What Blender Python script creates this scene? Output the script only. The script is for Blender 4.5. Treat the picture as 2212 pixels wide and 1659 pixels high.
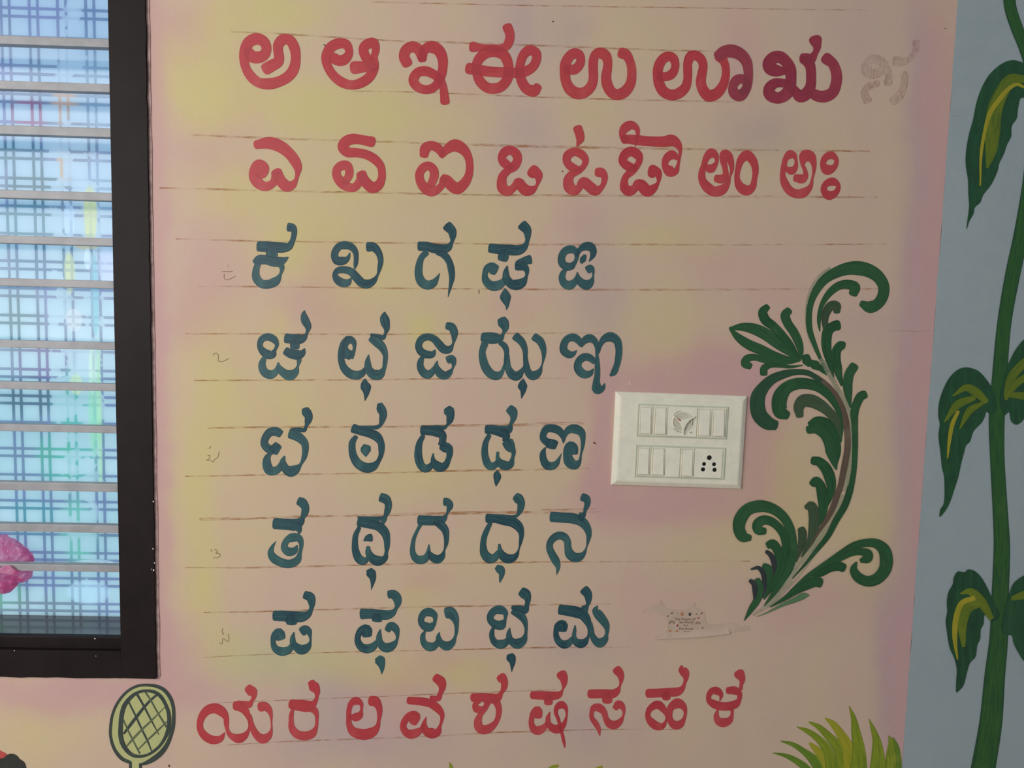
import bpy, bmesh, math, random
from mathutils import Vector, Matrix, noise
from mathutils.geometry import delaunay_2d_cdt

for o in list(bpy.data.objects):
    bpy.data.objects.remove(o)
S = bpy.context.scene
COL = S.collection
random.seed(7)

# ------------------------------------------------------------------ camera
FPX, CX, CY = 1600.0, 1106.0, 829.5
DIST, ZCAM = 1.26, 1.45
dvec = Vector((-478.0, 18921.0, FPX)).normalized()        # world down seen by the camera (x right, y down, z forward)
rvec = Vector((60000.0, 1380.0, FPX))
rvec = (rvec - dvec * rvec.dot(dvec)).normalized()        # world right
nvec = rvec.cross(dvec).normalized()                      # into the wall
cam_d = bpy.data.cameras.new('camera')
cam_d.sensor_width = 36.0
cam_d.lens = FPX / 2212.0 * 36.0
cam_d.clip_start = 0.02
cam = bpy.data.objects.new('camera', cam_d)
COL.objects.link(cam)
r0, n0, d0 = rvec, nvec, dvec
cam.matrix_world = Matrix((
    (r0[0], -r0[1], -r0[2], 0.0),
    (n0[0], -n0[1], -n0[2], -DIST),
    (-d0[0], d0[1], d0[2], ZCAM),
    (0, 0, 0, 1)))
S.camera = cam


def W(px, py, depth=0.0):
    """the point of the plane y = depth that the photograph shows at pixel (px, py): (x, z)"""
    v = Vector(((px - CX) / FPX, (py - CY) / FPX, 1.0))
    k = (DIST + depth) / v.dot(nvec)
    return v.dot(rvec) * k, ZCAM - v.dot(dvec) * k


# ------------------------------------------------------------------ light
S.view_settings.view_transform = 'Standard'
S.view_settings.look = 'None'
S.view_settings.gamma = 1.0
S.view_settings.use_curve_mapping = False
S.view_settings.exposure = 0.0
wd = bpy.data.worlds.new('world'); S.world = wd
wd.use_nodes = True
bg = wd.node_tree.nodes['Background']
bg.inputs[0].default_value = (0.93, 0.97, 1.0, 1)
bg.inputs[1].default_value = 0.34

def area(name, loc, target, size, size_y, power, colour):
    d = bpy.data.lights.new(name, 'AREA')
    d.shape = 'RECTANGLE'; d.size = size; d.size_y = size_y; d.energy = power; d.color = colour
    o = bpy.data.objects.new(name, d); COL.objects.link(o)
    o.location = loc
    o.rotation_euler = (Vector(target) - Vector(loc)).to_track_quat('-Z', 'Y').to_euler()
    return o

area('left_fill_light', (-1.85, -1.95, 1.85), (-0.5, 0, 1.3), 1.3, 1.4, 45, (1.0, 0.98, 0.95))  # area light added at the room's left for the wall's falloff and trim reflections
sun_d = bpy.data.lights.new('daylight_sun', 'SUN')
sun_d.energy = 5.8; sun_d.angle = math.radians(6); sun_d.color = (1.0, 1.0, 1.0)
sun = bpy.data.objects.new('daylight_sun', sun_d); COL.objects.link(sun)
sun.location = (-1, 3, 4)
sun.rotation_euler = Vector((0.12, -1.0, -0.55)).to_track_quat('-Z', 'Y').to_euler()


# ------------------------------------------------------------------ small helpers
def lin(c):
    def f(v):
        v /= 255.0
        return v / 12.92 if v <= 0.04045 else ((v + 0.055) / 1.055) ** 2.4
    return (f(c[0]), f(c[1]), f(c[2]), 1.0)


def tag(o, label=None, cat=None, group=None, kind=None):
    if label: o['label'] = label
    if cat: o['category'] = cat
    if group: o['group'] = group
    if kind: o['kind'] = kind
    return o


def empty(name, loc):
    o = bpy.data.objects.new(name, None)
    o.empty_display_size = 0.05
    COL.objects.link(o); o.location = loc
    return o


def link(name, me, mat, parent=None, loc=None, smooth=False):
    o = bpy.data.objects.new(name, me)
    COL.objects.link(o)
    if parent is not None: o.parent = parent
    if loc is not None: o.location = loc
    if mat is not None and not me.materials: me.materials.append(mat)
    if smooth:
        for p in me.polygons: p.use_smooth = True
    return o


class MB:
    """collects simple solids into one mesh"""
    def __init__(s): s.bm = bmesh.new()
    def box(s, x0, x1, y0, y1, z0, z1, bevel=0.0, seg=2):
        r = bmesh.ops.create_cube(s.bm, size=1.0)
        vs = r['verts']
        for v in vs:
            v.co = Vector(((x0 + x1) / 2 + v.co.x * (x1 - x0), (y0 + y1) / 2 + v.co.y * (y1 - y0), (z0 + z1) / 2 + v.co.z * (z1 - z0)))
        if bevel > 0:
            es = list({e for v in vs for e in v.link_edges})
            bmesh.ops.bevel(s.bm, geom=es, offset=bevel, segments=seg, affect='EDGES', profile=0.6)
        return s
    def prism(s, pts, y0, y1):
        """polygon (x, z) counter-clockwise seen from -y, between y0 (front) and y1"""
        a = [s.bm.verts.new((x, y0, z)) for x, z in pts]
        b = [s.bm.verts.new((x, y1, z)) for x, z in pts]
        n = len(pts)
        s.bm.faces.new(a); s.bm.faces.new(list(reversed(b)))
        for i in range(n):
            j = (i + 1) % n
            s.bm.faces.new((a[j], a[i], b[i], b[j]))
        return s
    def mesh(s, name):
        bmesh.ops.recalc_face_normals(s.bm, faces=s.bm.faces[:])
        me = bpy.data.meshes.new(name); s.bm.to_mesh(me); s.bm.free()
        return me
    def build(s, name, mat, parent=None, loc=None, smooth=False):
        return link(name, s.mesh(name), mat, parent, loc, smooth)


# ------------------------------------------------------------------ materials
class NT:
    def __init__(s, name, rough=0.6, spec=0.4):
        s.m = bpy.data.materials.new(name); s.m.use_nodes = True
        s.t = s.m.node_tree; s.n = s.t.nodes; s.l = s.t.links
        s.b = s.n['Principled BSDF']
        s.b.inputs['Roughness'].default_value = rough
        s.b.inputs['Specular IOR Level'].default_value = spec
        s.out = s.n['Material Output']
    def node(s, typ, **kw):
        x = s.n.new(typ)
        for k, v in kw.items(): setattr(x, k, v)
        return x
    def put(s, sock, v):
        if isinstance(v, bpy.types.NodeSocket): s.l.new(v, sock)
        else: sock.default_value = v
    def math(s, op, a, b=0.0, c=0.0, clamp=False):
        x = s.node('ShaderNodeMath', operation=op); x.use_clamp = clamp
        for i, v in enumerate((a, b, c)): s.put(x.inputs[i], v)
        return x.outputs[0]
    def mix(s, f, a, b, blend='MIX'):
        x = s.node('ShaderNodeMix', data_type='RGBA', blend_type=blend)
        s.put(x.inputs[0], f); s.put(x.inputs[6], a); s.put(x.inputs[7], b)
        return x.outputs[2]
    def step(s, v, a, b, lo=0.0, hi=1.0, smooth=True):
        x = s.node('ShaderNodeMapRange', interpolation_type='SMOOTHSTEP' if smooth else 'LINEAR')
        s.put(x.inputs[0], v); s.put(x.inputs[1], a); s.put(x.inputs[2], b); s.put(x.inputs[3], lo); s.put(x.inputs[4], hi)
        return x.outputs[0]
    def noise(s, vec, scale, detail=3.0, rough=0.55):
        x = s.node('ShaderNodeTexNoise')
        if vec is not None: s.l.new(vec, x.inputs['Vector'])
        x.inputs['Scale'].default_value = scale; x.inputs['Detail'].default_value = detail; x.inputs['Roughness'].default_value = rough
        return x.outputs['Fac']
    def mapping(s, vec, scale):
        x = s.node('ShaderNodeMapping'); s.l.new(vec, x.inputs[0]); x.inputs['Scale'].default_value = scale
        return x.outputs[0]
    def obj(s): return s.node('ShaderNodeTexCoord').outputs['Object']
    def bump(s, h, strength, dist):
        x = s.node('ShaderNodeBump'); s.l.new(h, x.inputs['Height'])
        x.inputs['Strength'].default_value = strength; x.inputs['Distance'].default_value = dist
        s.l.new(x.outputs[0], s.b.inputs['Normal'])
    def colour(s, c): s.put(s.b.inputs['Base Color'], c)


def plain(name, c, rough=0.6, spec=0.4, var=0.06, scale=40, metal=0.0, bump=0.0):
    t = NT(name, rough, spec)
    v = t.obj()
    n = t.noise(v, scale)
    d = tuple(max(0.0, x * (1 - 2 * var)) for x in c[:3]) + (1.0,)
    u = tuple(min(1.0, x * (1 + 2 * var)) for x in c[:3]) + (1.0,)
    t.colour(t.mix(t.step(n, 0.3, 0.7), d, u))
    t.b.inputs['Metallic'].default_value = metal
    if bump: t.bump(t.noise(v, scale * 6), bump, 0.001)
    return t.m


def paint(name, base, dark, light, rough=0.5, spec=0.35, streak=0.55, edge=0.35, coat=0.35, alpha_wear=0.0):
    """brush paint: streaks run along the stroke (uv.x along, uv.y across), darker where two strokes overlap"""
    t = NT(name, rough, spec)
    uv = t.node('ShaderNodeUVMap', uv_map='stroke').outputs[0]
    sep = t.node('ShaderNodeSeparateXYZ'); t.l.new(uv, sep.inputs[0])
    u, v = sep.outputs[0], sep.outputs[1]
    st = t.noise(t.mapping(uv, (24.0, 4.6, 1.0)), 1.0, 2.0, 0.6)
    st2 = t.noise(t.mapping(uv, (9.0, 7.0, 1.0)), 1.0, 2.0, 0.5)
    big = t.noise(t.obj(), 22.0, 2.0)
    c = t.mix(t.step(st, 0.33, 0.60), dark, base)
    c = t.mix(streak, base, c)
    c = t.mix(t.math('MULTIPLY', t.step(st2, 0.56, 0.72), streak), c, light)
    c = t.mix(t.math('MULTIPLY', t.step(big, 0.55, 0.75), 0.45), c, light)
    c = t.mix(t.math('MULTIPLY', t.step(t.math('ABSOLUTE', v), 0.72, 1.0), edge), c, dark)
    at = t.node('ShaderNodeAttribute', attribute_name='coat')
    cs = t.node('ShaderNodeSeparateColor'); t.l.new(at.outputs['Color'], cs.inputs[0])
    c = t.mix(t.math('MULTIPLY', cs.outputs[0], coat), c, dark)
    c = t.mix(t.math('MULTIPLY', cs.outputs[1], 0.5), c, light)
    t.colour(c)
    t.bump(st, 0.25, 0.0004)
    if alpha_wear < 0:
        dr = t.noise(t.mapping(uv, (16.0, 5.0, 1.0)), 1.0, 3.0, 0.65)
        gr = t.noise(t.obj(), 420.0, 2.0, 0.7)
        t.put(t.b.inputs['Alpha'], t.math('MULTIPLY', t.step(t.math('ADD', dr, t.math('MULTIPLY', gr, 0.35)), 0.56, 0.76), -alpha_wear))
    elif alpha_wear:
        w = t.noise(t.mapping(t.obj(), (420.0, 1.0, 110.0)), 1.0, 3.0, 0.65)
        w2 = t.noise(t.obj(), 24.0, 2.0)
        a = t.math('MULTIPLY', t.step(w, 0.30, 0.72), t.step(w2, 0.30, 0.66, 0.35, 1.0))
        t.put(t.b.inputs['Alpha'], t.math('MULTIPLY', a, alpha_wear))
    return t.m


M = {}
M['red'] = paint('red_brush_paint', lin((186, 59, 67)), lin((154, 40, 52)), lin((198, 90, 90)), streak=0.5, edge=0.12, coat=0.5)
M['deep_red'] = paint('maroon_red_brush_paint', lin((164, 56, 72)), lin((124, 48, 62)), lin((150, 70, 84)), streak=0.8, edge=0.25, coat=0.8)
M['crimson'] = paint('dark_red_brush_paint', lin((150, 50, 70)), lin((118, 36, 56)), lin((170, 72, 86)), streak=0.5, edge=0.15, coat=0.4)
M['blue'] = paint('teal_blue_brush_paint', lin((38, 80, 88)), lin((18, 46, 64)), lin((78, 120, 116)), streak=0.95, edge=0.5, coat=0.4)
M['green'] = paint('green_brush_paint', lin((32, 84, 48)), lin((17, 52, 33)), lin((62, 104, 66)), streak=0.7, edge=0.35)
M['dark_green'] = paint('dark_green_brush_paint', lin((32, 72, 50)), lin((20, 46, 38)), lin((58, 96, 64)), streak=0.7, edge=0.3)
M['moss'] = paint('brown_green_brush_paint', lin((56, 80, 56)), lin((40, 58, 42)), lin((88, 104, 76)), streak=0.7, edge=0.3)
M['brown'] = paint('brown_brush_paint', lin((96, 78, 66)), lin((70, 54, 48)), lin((122, 108, 88)), streak=0.7, edge=0.1)
M['black_paint'] = paint('black_brush_paint', lin((44, 50, 54)), lin((24, 28, 32)), lin((76, 82, 84)), streak=0.7, edge=0.1)
M['pale_green'] = paint('pale_green_dry_paint', lin((92, 128, 92)), lin((60, 102, 66)), lin((140, 150, 118)), streak=0.8, edge=0.5)
M['stem_green'] = paint('vine_stem_green', lin((42, 92, 40)), lin((18, 60, 44)), lin((66, 108, 40)), streak=0.5, edge=0.7)
M['leaf_green'] = paint('vine_leaf_green', lin((24, 72, 46)), lin((13, 50, 34)), lin((40, 92, 54)), streak=0.6, edge=0.3)
M['olive_streak'] = paint('olive_streak_paint', lin((98, 116, 24)), lin((60, 92, 30)), lin((126, 136, 30)), streak=0.8, edge=0.7)
M['yellow_streak'] = paint('yellow_streak_paint', lin((160, 150, 34)), lin((118, 126, 28)), lin((182, 166, 50)), streak=0.8, edge=0.4)
M['racket_fill'] = paint('racket_green_paint', lin((182, 184, 126)), lin((160, 168, 110)), lin((196, 196, 142)), streak=0.3, edge=0.0)
M['racket_black'] = paint('racket_black_paint', lin((52, 62, 60)), lin((32, 40, 40)), lin((88, 98, 86)), streak=0.7, edge=0.0)
M['racket_grey'] = paint('racket_faded_paint', lin((82, 92, 70)), lin((60, 70, 54)), lin((120, 128, 92)), streak=0.8, edge=0.0)
M['grass_green'] = paint('grass_green_paint', lin((92, 130, 36)), lin((62, 104, 30)), lin((130, 150, 50)), streak=0.9, edge=0.35)
M['grass_lime'] = paint('grass_lime_paint', lin((134, 150, 34)), lin((98, 124, 24)), lin((168, 168, 66)), streak=0.9, edge=0.35)
M['grass_yellow'] = paint('grass_yellow_paint', lin((162, 158, 34)), lin((128, 138, 26)), lin((180, 172, 64)), streak=0.9, edge=0.3)
M['motif_black'] = paint('motif_black_paint', lin((46, 48, 44)), lin((34, 36, 34)), lin((60, 60, 58)), streak=0.4, edge=0.3)
M['motif_red'] = paint('motif_red_paint', lin((188, 72, 66)), lin((160, 54, 56)), lin((200, 92, 84)), streak=0.4, edge=0.1)
M['ghost'] = paint('rubbed_out_red_paint', lin((158, 104, 100)), lin((146, 90, 92)), lin((166, 120, 112)), streak=0.6, edge=0.0, alpha_wear=0.40)
M['dry_brush'] = paint('pale_dry_brush_paint', lin((168, 172, 144)), lin((120, 142, 112)), lin((190, 186, 164)), streak=0.8, edge=0.2, alpha_wear=-0.8)


# ------------------------------------------------------------------ brush strokes -> one flat painted mesh
def catmull(pts, step):
    closed = len(pts) > 3 and abs(pts[0][0] - pts[-1][0]) + abs(pts[0][1] - pts[-1][1]) < 1e-6
    out = []
    n = len(pts)
    for i in range(n - 1):
        p1, p2 = pts[i], pts[i + 1]
        p0 = pts[i - 1] if i > 0 else (pts[-2] if closed else tuple(2 * a - b for a, b in zip(p1, p2)))
        p3 = pts[i + 2] if i + 2 < n else (pts[1] if closed else tuple(2 * a - b for a, b in zip(p2, p1)))
        L = math.hypot(p2[0] - p1[0], p2[1] - p1[1])
        k = max(2, int(math.ceil(L / step)))
        # centripetal parameters keep the curve from overshooting
        def dt(a, b): return max(1e-3, math.sqrt(math.hypot(b[0] - a[0], b[1] - a[1])))
        t0 = 0.0; t1 = t0 + dt(p0, p1); t2 = t1 + dt(p1, p2); t3 = t2 + dt(p2, p3)
        for j in range(k):
            t = t1 + (t2 - t1) * j / k
            q = []
            for a, b, c, d in zip(p0, p1, p2, p3):
                A1 = (t1 - t) / (t1 - t0) * a + (t - t0) / (t1 - t0) * b
                A2 = (t2 - t) / (t2 - t1) * b + (t - t1) / (t2 - t1) * c
                A3 = (t3 - t) / (t3 - t2) * c + (t - t2) / (t3 - t2) * d
                B1 = (t2 - t) / (t2 - t0) * A1 + (t - t0) / (t2 - t0) * A2
                B2 = (t3 - t) / (t3 - t1) * A2 + (t - t1) / (t3 - t1) * A3
                q.append((t2 - t) / (t2 - t1) * B1 + (t - t1) / (t2 - t1) * B2)
            out.append(tuple(q))
    out.append(pts[-1])
    return out, closed


def hull(ps):
    ps = sorted(set((round(a, 4), round(b, 4)) for a, b in ps))
    if len(ps) < 3: return None
    def half(it):
        h = []
        for p in it:
            while len(h) >= 2 and (h[-1][0] - h[-2][0]) * (p[1] - h[-2][1]) - (h[-1][1] - h[-2][1]) * (p[0] - h[-2][0]) <= 1e-6: h.pop()
            h.append(p)
        return h
    a = half(ps); b = half(reversed(ps))
    h = a[:-1] + b[:-1]
    return h if len(h) >= 3 else None


class Canvas:
    """strokes and outlines in photo pixels, joined into one mesh on the wall"""
    def __init__(s): s.faces = []; s.info = []; s.nst = 0
    def stroke(s, pts, cap=0.8, step=3.0):
        c, closed = catmull(pts, step)
        sid = s.nst; s.nst += 1
        n = len(c); u = 0.0
        fr = []
        for i in range(n):
            a = c[max(0, i - 1)]; b = c[min(n - 1, i + 1)]
            if closed and (i == 0 or i == n - 1): a = c[n - 2]; b = c[1]
            tx, ty = b[0] - a[0], b[1] - a[1]
            L = math.hypot(tx, ty) or 1.0
            tx /= L; ty /= L
            w = max(0.35, c[i][2]) / 2
            fr.append((c[i][0], c[i][1], tx, ty, w))
        for i in range(n - 1):
            x0, y0, tx0, ty0, w0 = fr[i]; x1, y1, tx1, ty1, w1 = fr[i + 1]
            d = math.hypot(x1 - x0, y1 - y0)
            for sg in (1, -1):
                h = hull([(x0, y0), (x1, y1), (x0 - ty0 * w0 * sg, y0 + tx0 * w0 * sg), (x1 - ty1 * w1 * sg, y1 + tx1 * w1 * sg)])
                if h: s.faces.append(h); s.info.append((sid, x0, y0, x1, y1, w0, w1, u, d))
            u += d
        if not closed and cap > 0:
            for (x, y, tx, ty, w), sg, uu in ((fr[0], -1, 0.0), (fr[-1], 1, u)):
                if w < 1.2: continue
                ps = []
                for k in range(13):
                    a = -math.pi / 2 + math.pi * k / 12
                    ca, sa = math.cos(a), math.sin(a)
                    ex = 0.75
                    px_ = (abs(ca) ** ex) * w * cap; py_ = math.copysign(abs(sa) ** ex, sa) * w
                    ps.append((x + sg * tx * px_ - ty * py_, y + sg * ty * px_ + tx * py_))
                h = hull(ps)
                if h: s.faces.append(h); s.info.append((sid, x, y, x + tx, y + ty, w, w, uu, 1.0))
    def outline(s, pts, step=4.0, smooth=True):
        if smooth:
            c, _ = catmull([(a, b, 1.0) for a, b in pts] + [(pts[0][0], pts[0][1], 1.0)], step)
            c = [(a, b) for a, b, _w in c[:-1]]
        else: c = pts
        if sum(a[0] * b[1] - b[0] * a[1] for a, b in zip(c, c[1:] + c[:1])) < 0: c = c[::-1]
        sid = s.nst; s.nst += 1
        ys = [b for a, b in c]; xs = [a for a, b in c]
        s.faces.append(c)
        xm = (min(xs) + max(xs)) / 2
        s.info.append((sid, xm, min(ys), xm, max(ys), (max(xs) - min(xs)) / 2, (max(xs) - min(xs)) / 2, 0.0, max(ys) - min(ys)))
    def build(s, name, mat, parent=None, lift=0.0006, thick=0.0005, depth=0.0, warp=None, origin=None):
        vs = []; fs = []; key = {}
        for f in s.faces:
            ids = []
            for p in f:
                k = (round(p[0], 3), round(p[1], 3))
                if k not in key: key[k] = len(vs); vs.append(Vector(k))
                if not ids or ids[-1] != key[k]: ids.append(key[k])
            fs.append(ids)
        ov, oe, of, _a, _b, src = delaunay_2d_cdt(vs, [], fs, 0, 1e-4)
        keep = [(f, sr) for f, sr in zip(of, src) if sr]
        bm = bmesh.new()
        uvl = bm.loops.layers.uv.new('stroke')
        cl = bm.loops.layers.float_color.new('coat')
        if origin is None:
            ux = sorted({i for f, _ in keep for i in f})
            cx = sum(ov[i][0] for i in ux) / len(ux); cy = sum(ov[i][1] for i in ux) / len(ux)
            ox, oz = W(cx, cy, depth)
        else: ox, oz = origin
        vm = {}
        def V(i):
            if i not in vm:
                x, z = W(ov[i][0], ov[i][1], depth)
                y = depth - lift
                if warp: y -= warp(ov[i][0], ov[i][1])
                vm[i] = bm.verts.new((x - ox, y, z - oz))
            return vm[i]
        rnd = {}
        top = []
        for f, sr in keep:
            a, b, c = (ov[i] for i in f[:3])
            ar = (b[0] - a[0]) * (c[1] - a[1]) - (b[1] - a[1]) * (c[0] - a[0])
            ids = list(f) if ar < 0 else list(reversed(f))      # pixel y runs down: this order faces -y
            try: face = bm.faces.new([V(i) for i in ids])
            except ValueError: continue
            best = max(sr)
            sid, x0, y0, x1, y1, w0, w1, u0, d = s.info[best]
            u_here = u0
            cov = {s.info[q][0] for q in sr}
            multi = 1.0 if len(cov) > 1 or any(abs(s.info[q][7] - u_here) > 2.6 * (w0 + w1) for q in sr) else 0.0
            if sid not in rnd: rnd[sid] = random.random()
            L2 = max(1e-9, (x1 - x0) ** 2 + (y1 - y0) ** 2); L = math.sqrt(L2)
            for lp, i in zip(face.loops, ids):
                px, py = ov[i]
                t = ((px - x0) * (x1 - x0) + (py - y0) * (y1 - y0)) / L2
                v = ((px - x0) * (y1 - y0) - (py - y0) * (x1 - x0)) / L
                w = w0 + (w1 - w0) * min(1, max(0, t))
                lp[uvl].uv = ((u0 + t * d) * 0.00079 + sid * 3.7, max(-1, min(1, v / max(w, 0.3))) + sid * 0.0)
                lp[cl] = (multi, rnd[sid] * 0.6, 0, 1)
            top.append(face)
        be = [e for e in bm.edges if len(e.link_faces) == 1]
        if thick > 0:
            low = {}
            for e in be:
                lp = e.link_loops[0]
                a, b = lp.vert, lp.link_loop_next.vert
                for v in (a, b):
                    if v not in low: low[v] = bm.verts.new((v.co.x, v.co.y + thick, v.co.z))
                fa = bm.faces.new((b, a, low[a], low[b]))
                for l2 in fa.loops:
                    l2[uvl].uv = lp[uvl].uv; l2[cl] = lp[cl]
        me = bpy.data.meshes.new(name)
        bm.to_mesh(me); bm.free()
        return link(name, me, mat, parent, (ox, 0, oz) if parent is None else None)


def centre_of(pts):
    return sum(p[0] for p in pts) / len(pts), sum(p[1] for p in pts) / len(pts)


def parse(txt):
    """C x y scale | L name colour | P part | S part mat | O part mat | F part mat | K subpart mat ; a line of numbers is a stroke or outline"""
    cx = cy = 0.0; sc = 1.0
    out = []
    for ln in txt.strip().splitlines():
        a = ln.split()
        if a[0] == 'C': cx, cy, sc = float(a[1]), float(a[2]), float(a[3])
        elif a[0][0].isalpha(): out.append((a[0], a[1:], []))
        else:
            pts = []
            for tok in a:
                q = [float(v) for v in tok.split(',')]
                pts.append((cx + q[0] / sc, cy + q[1] / sc) + ((q[2] / sc,) if len(q) > 2 else ()))
            out[-1][2].append(pts)
    return out


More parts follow.
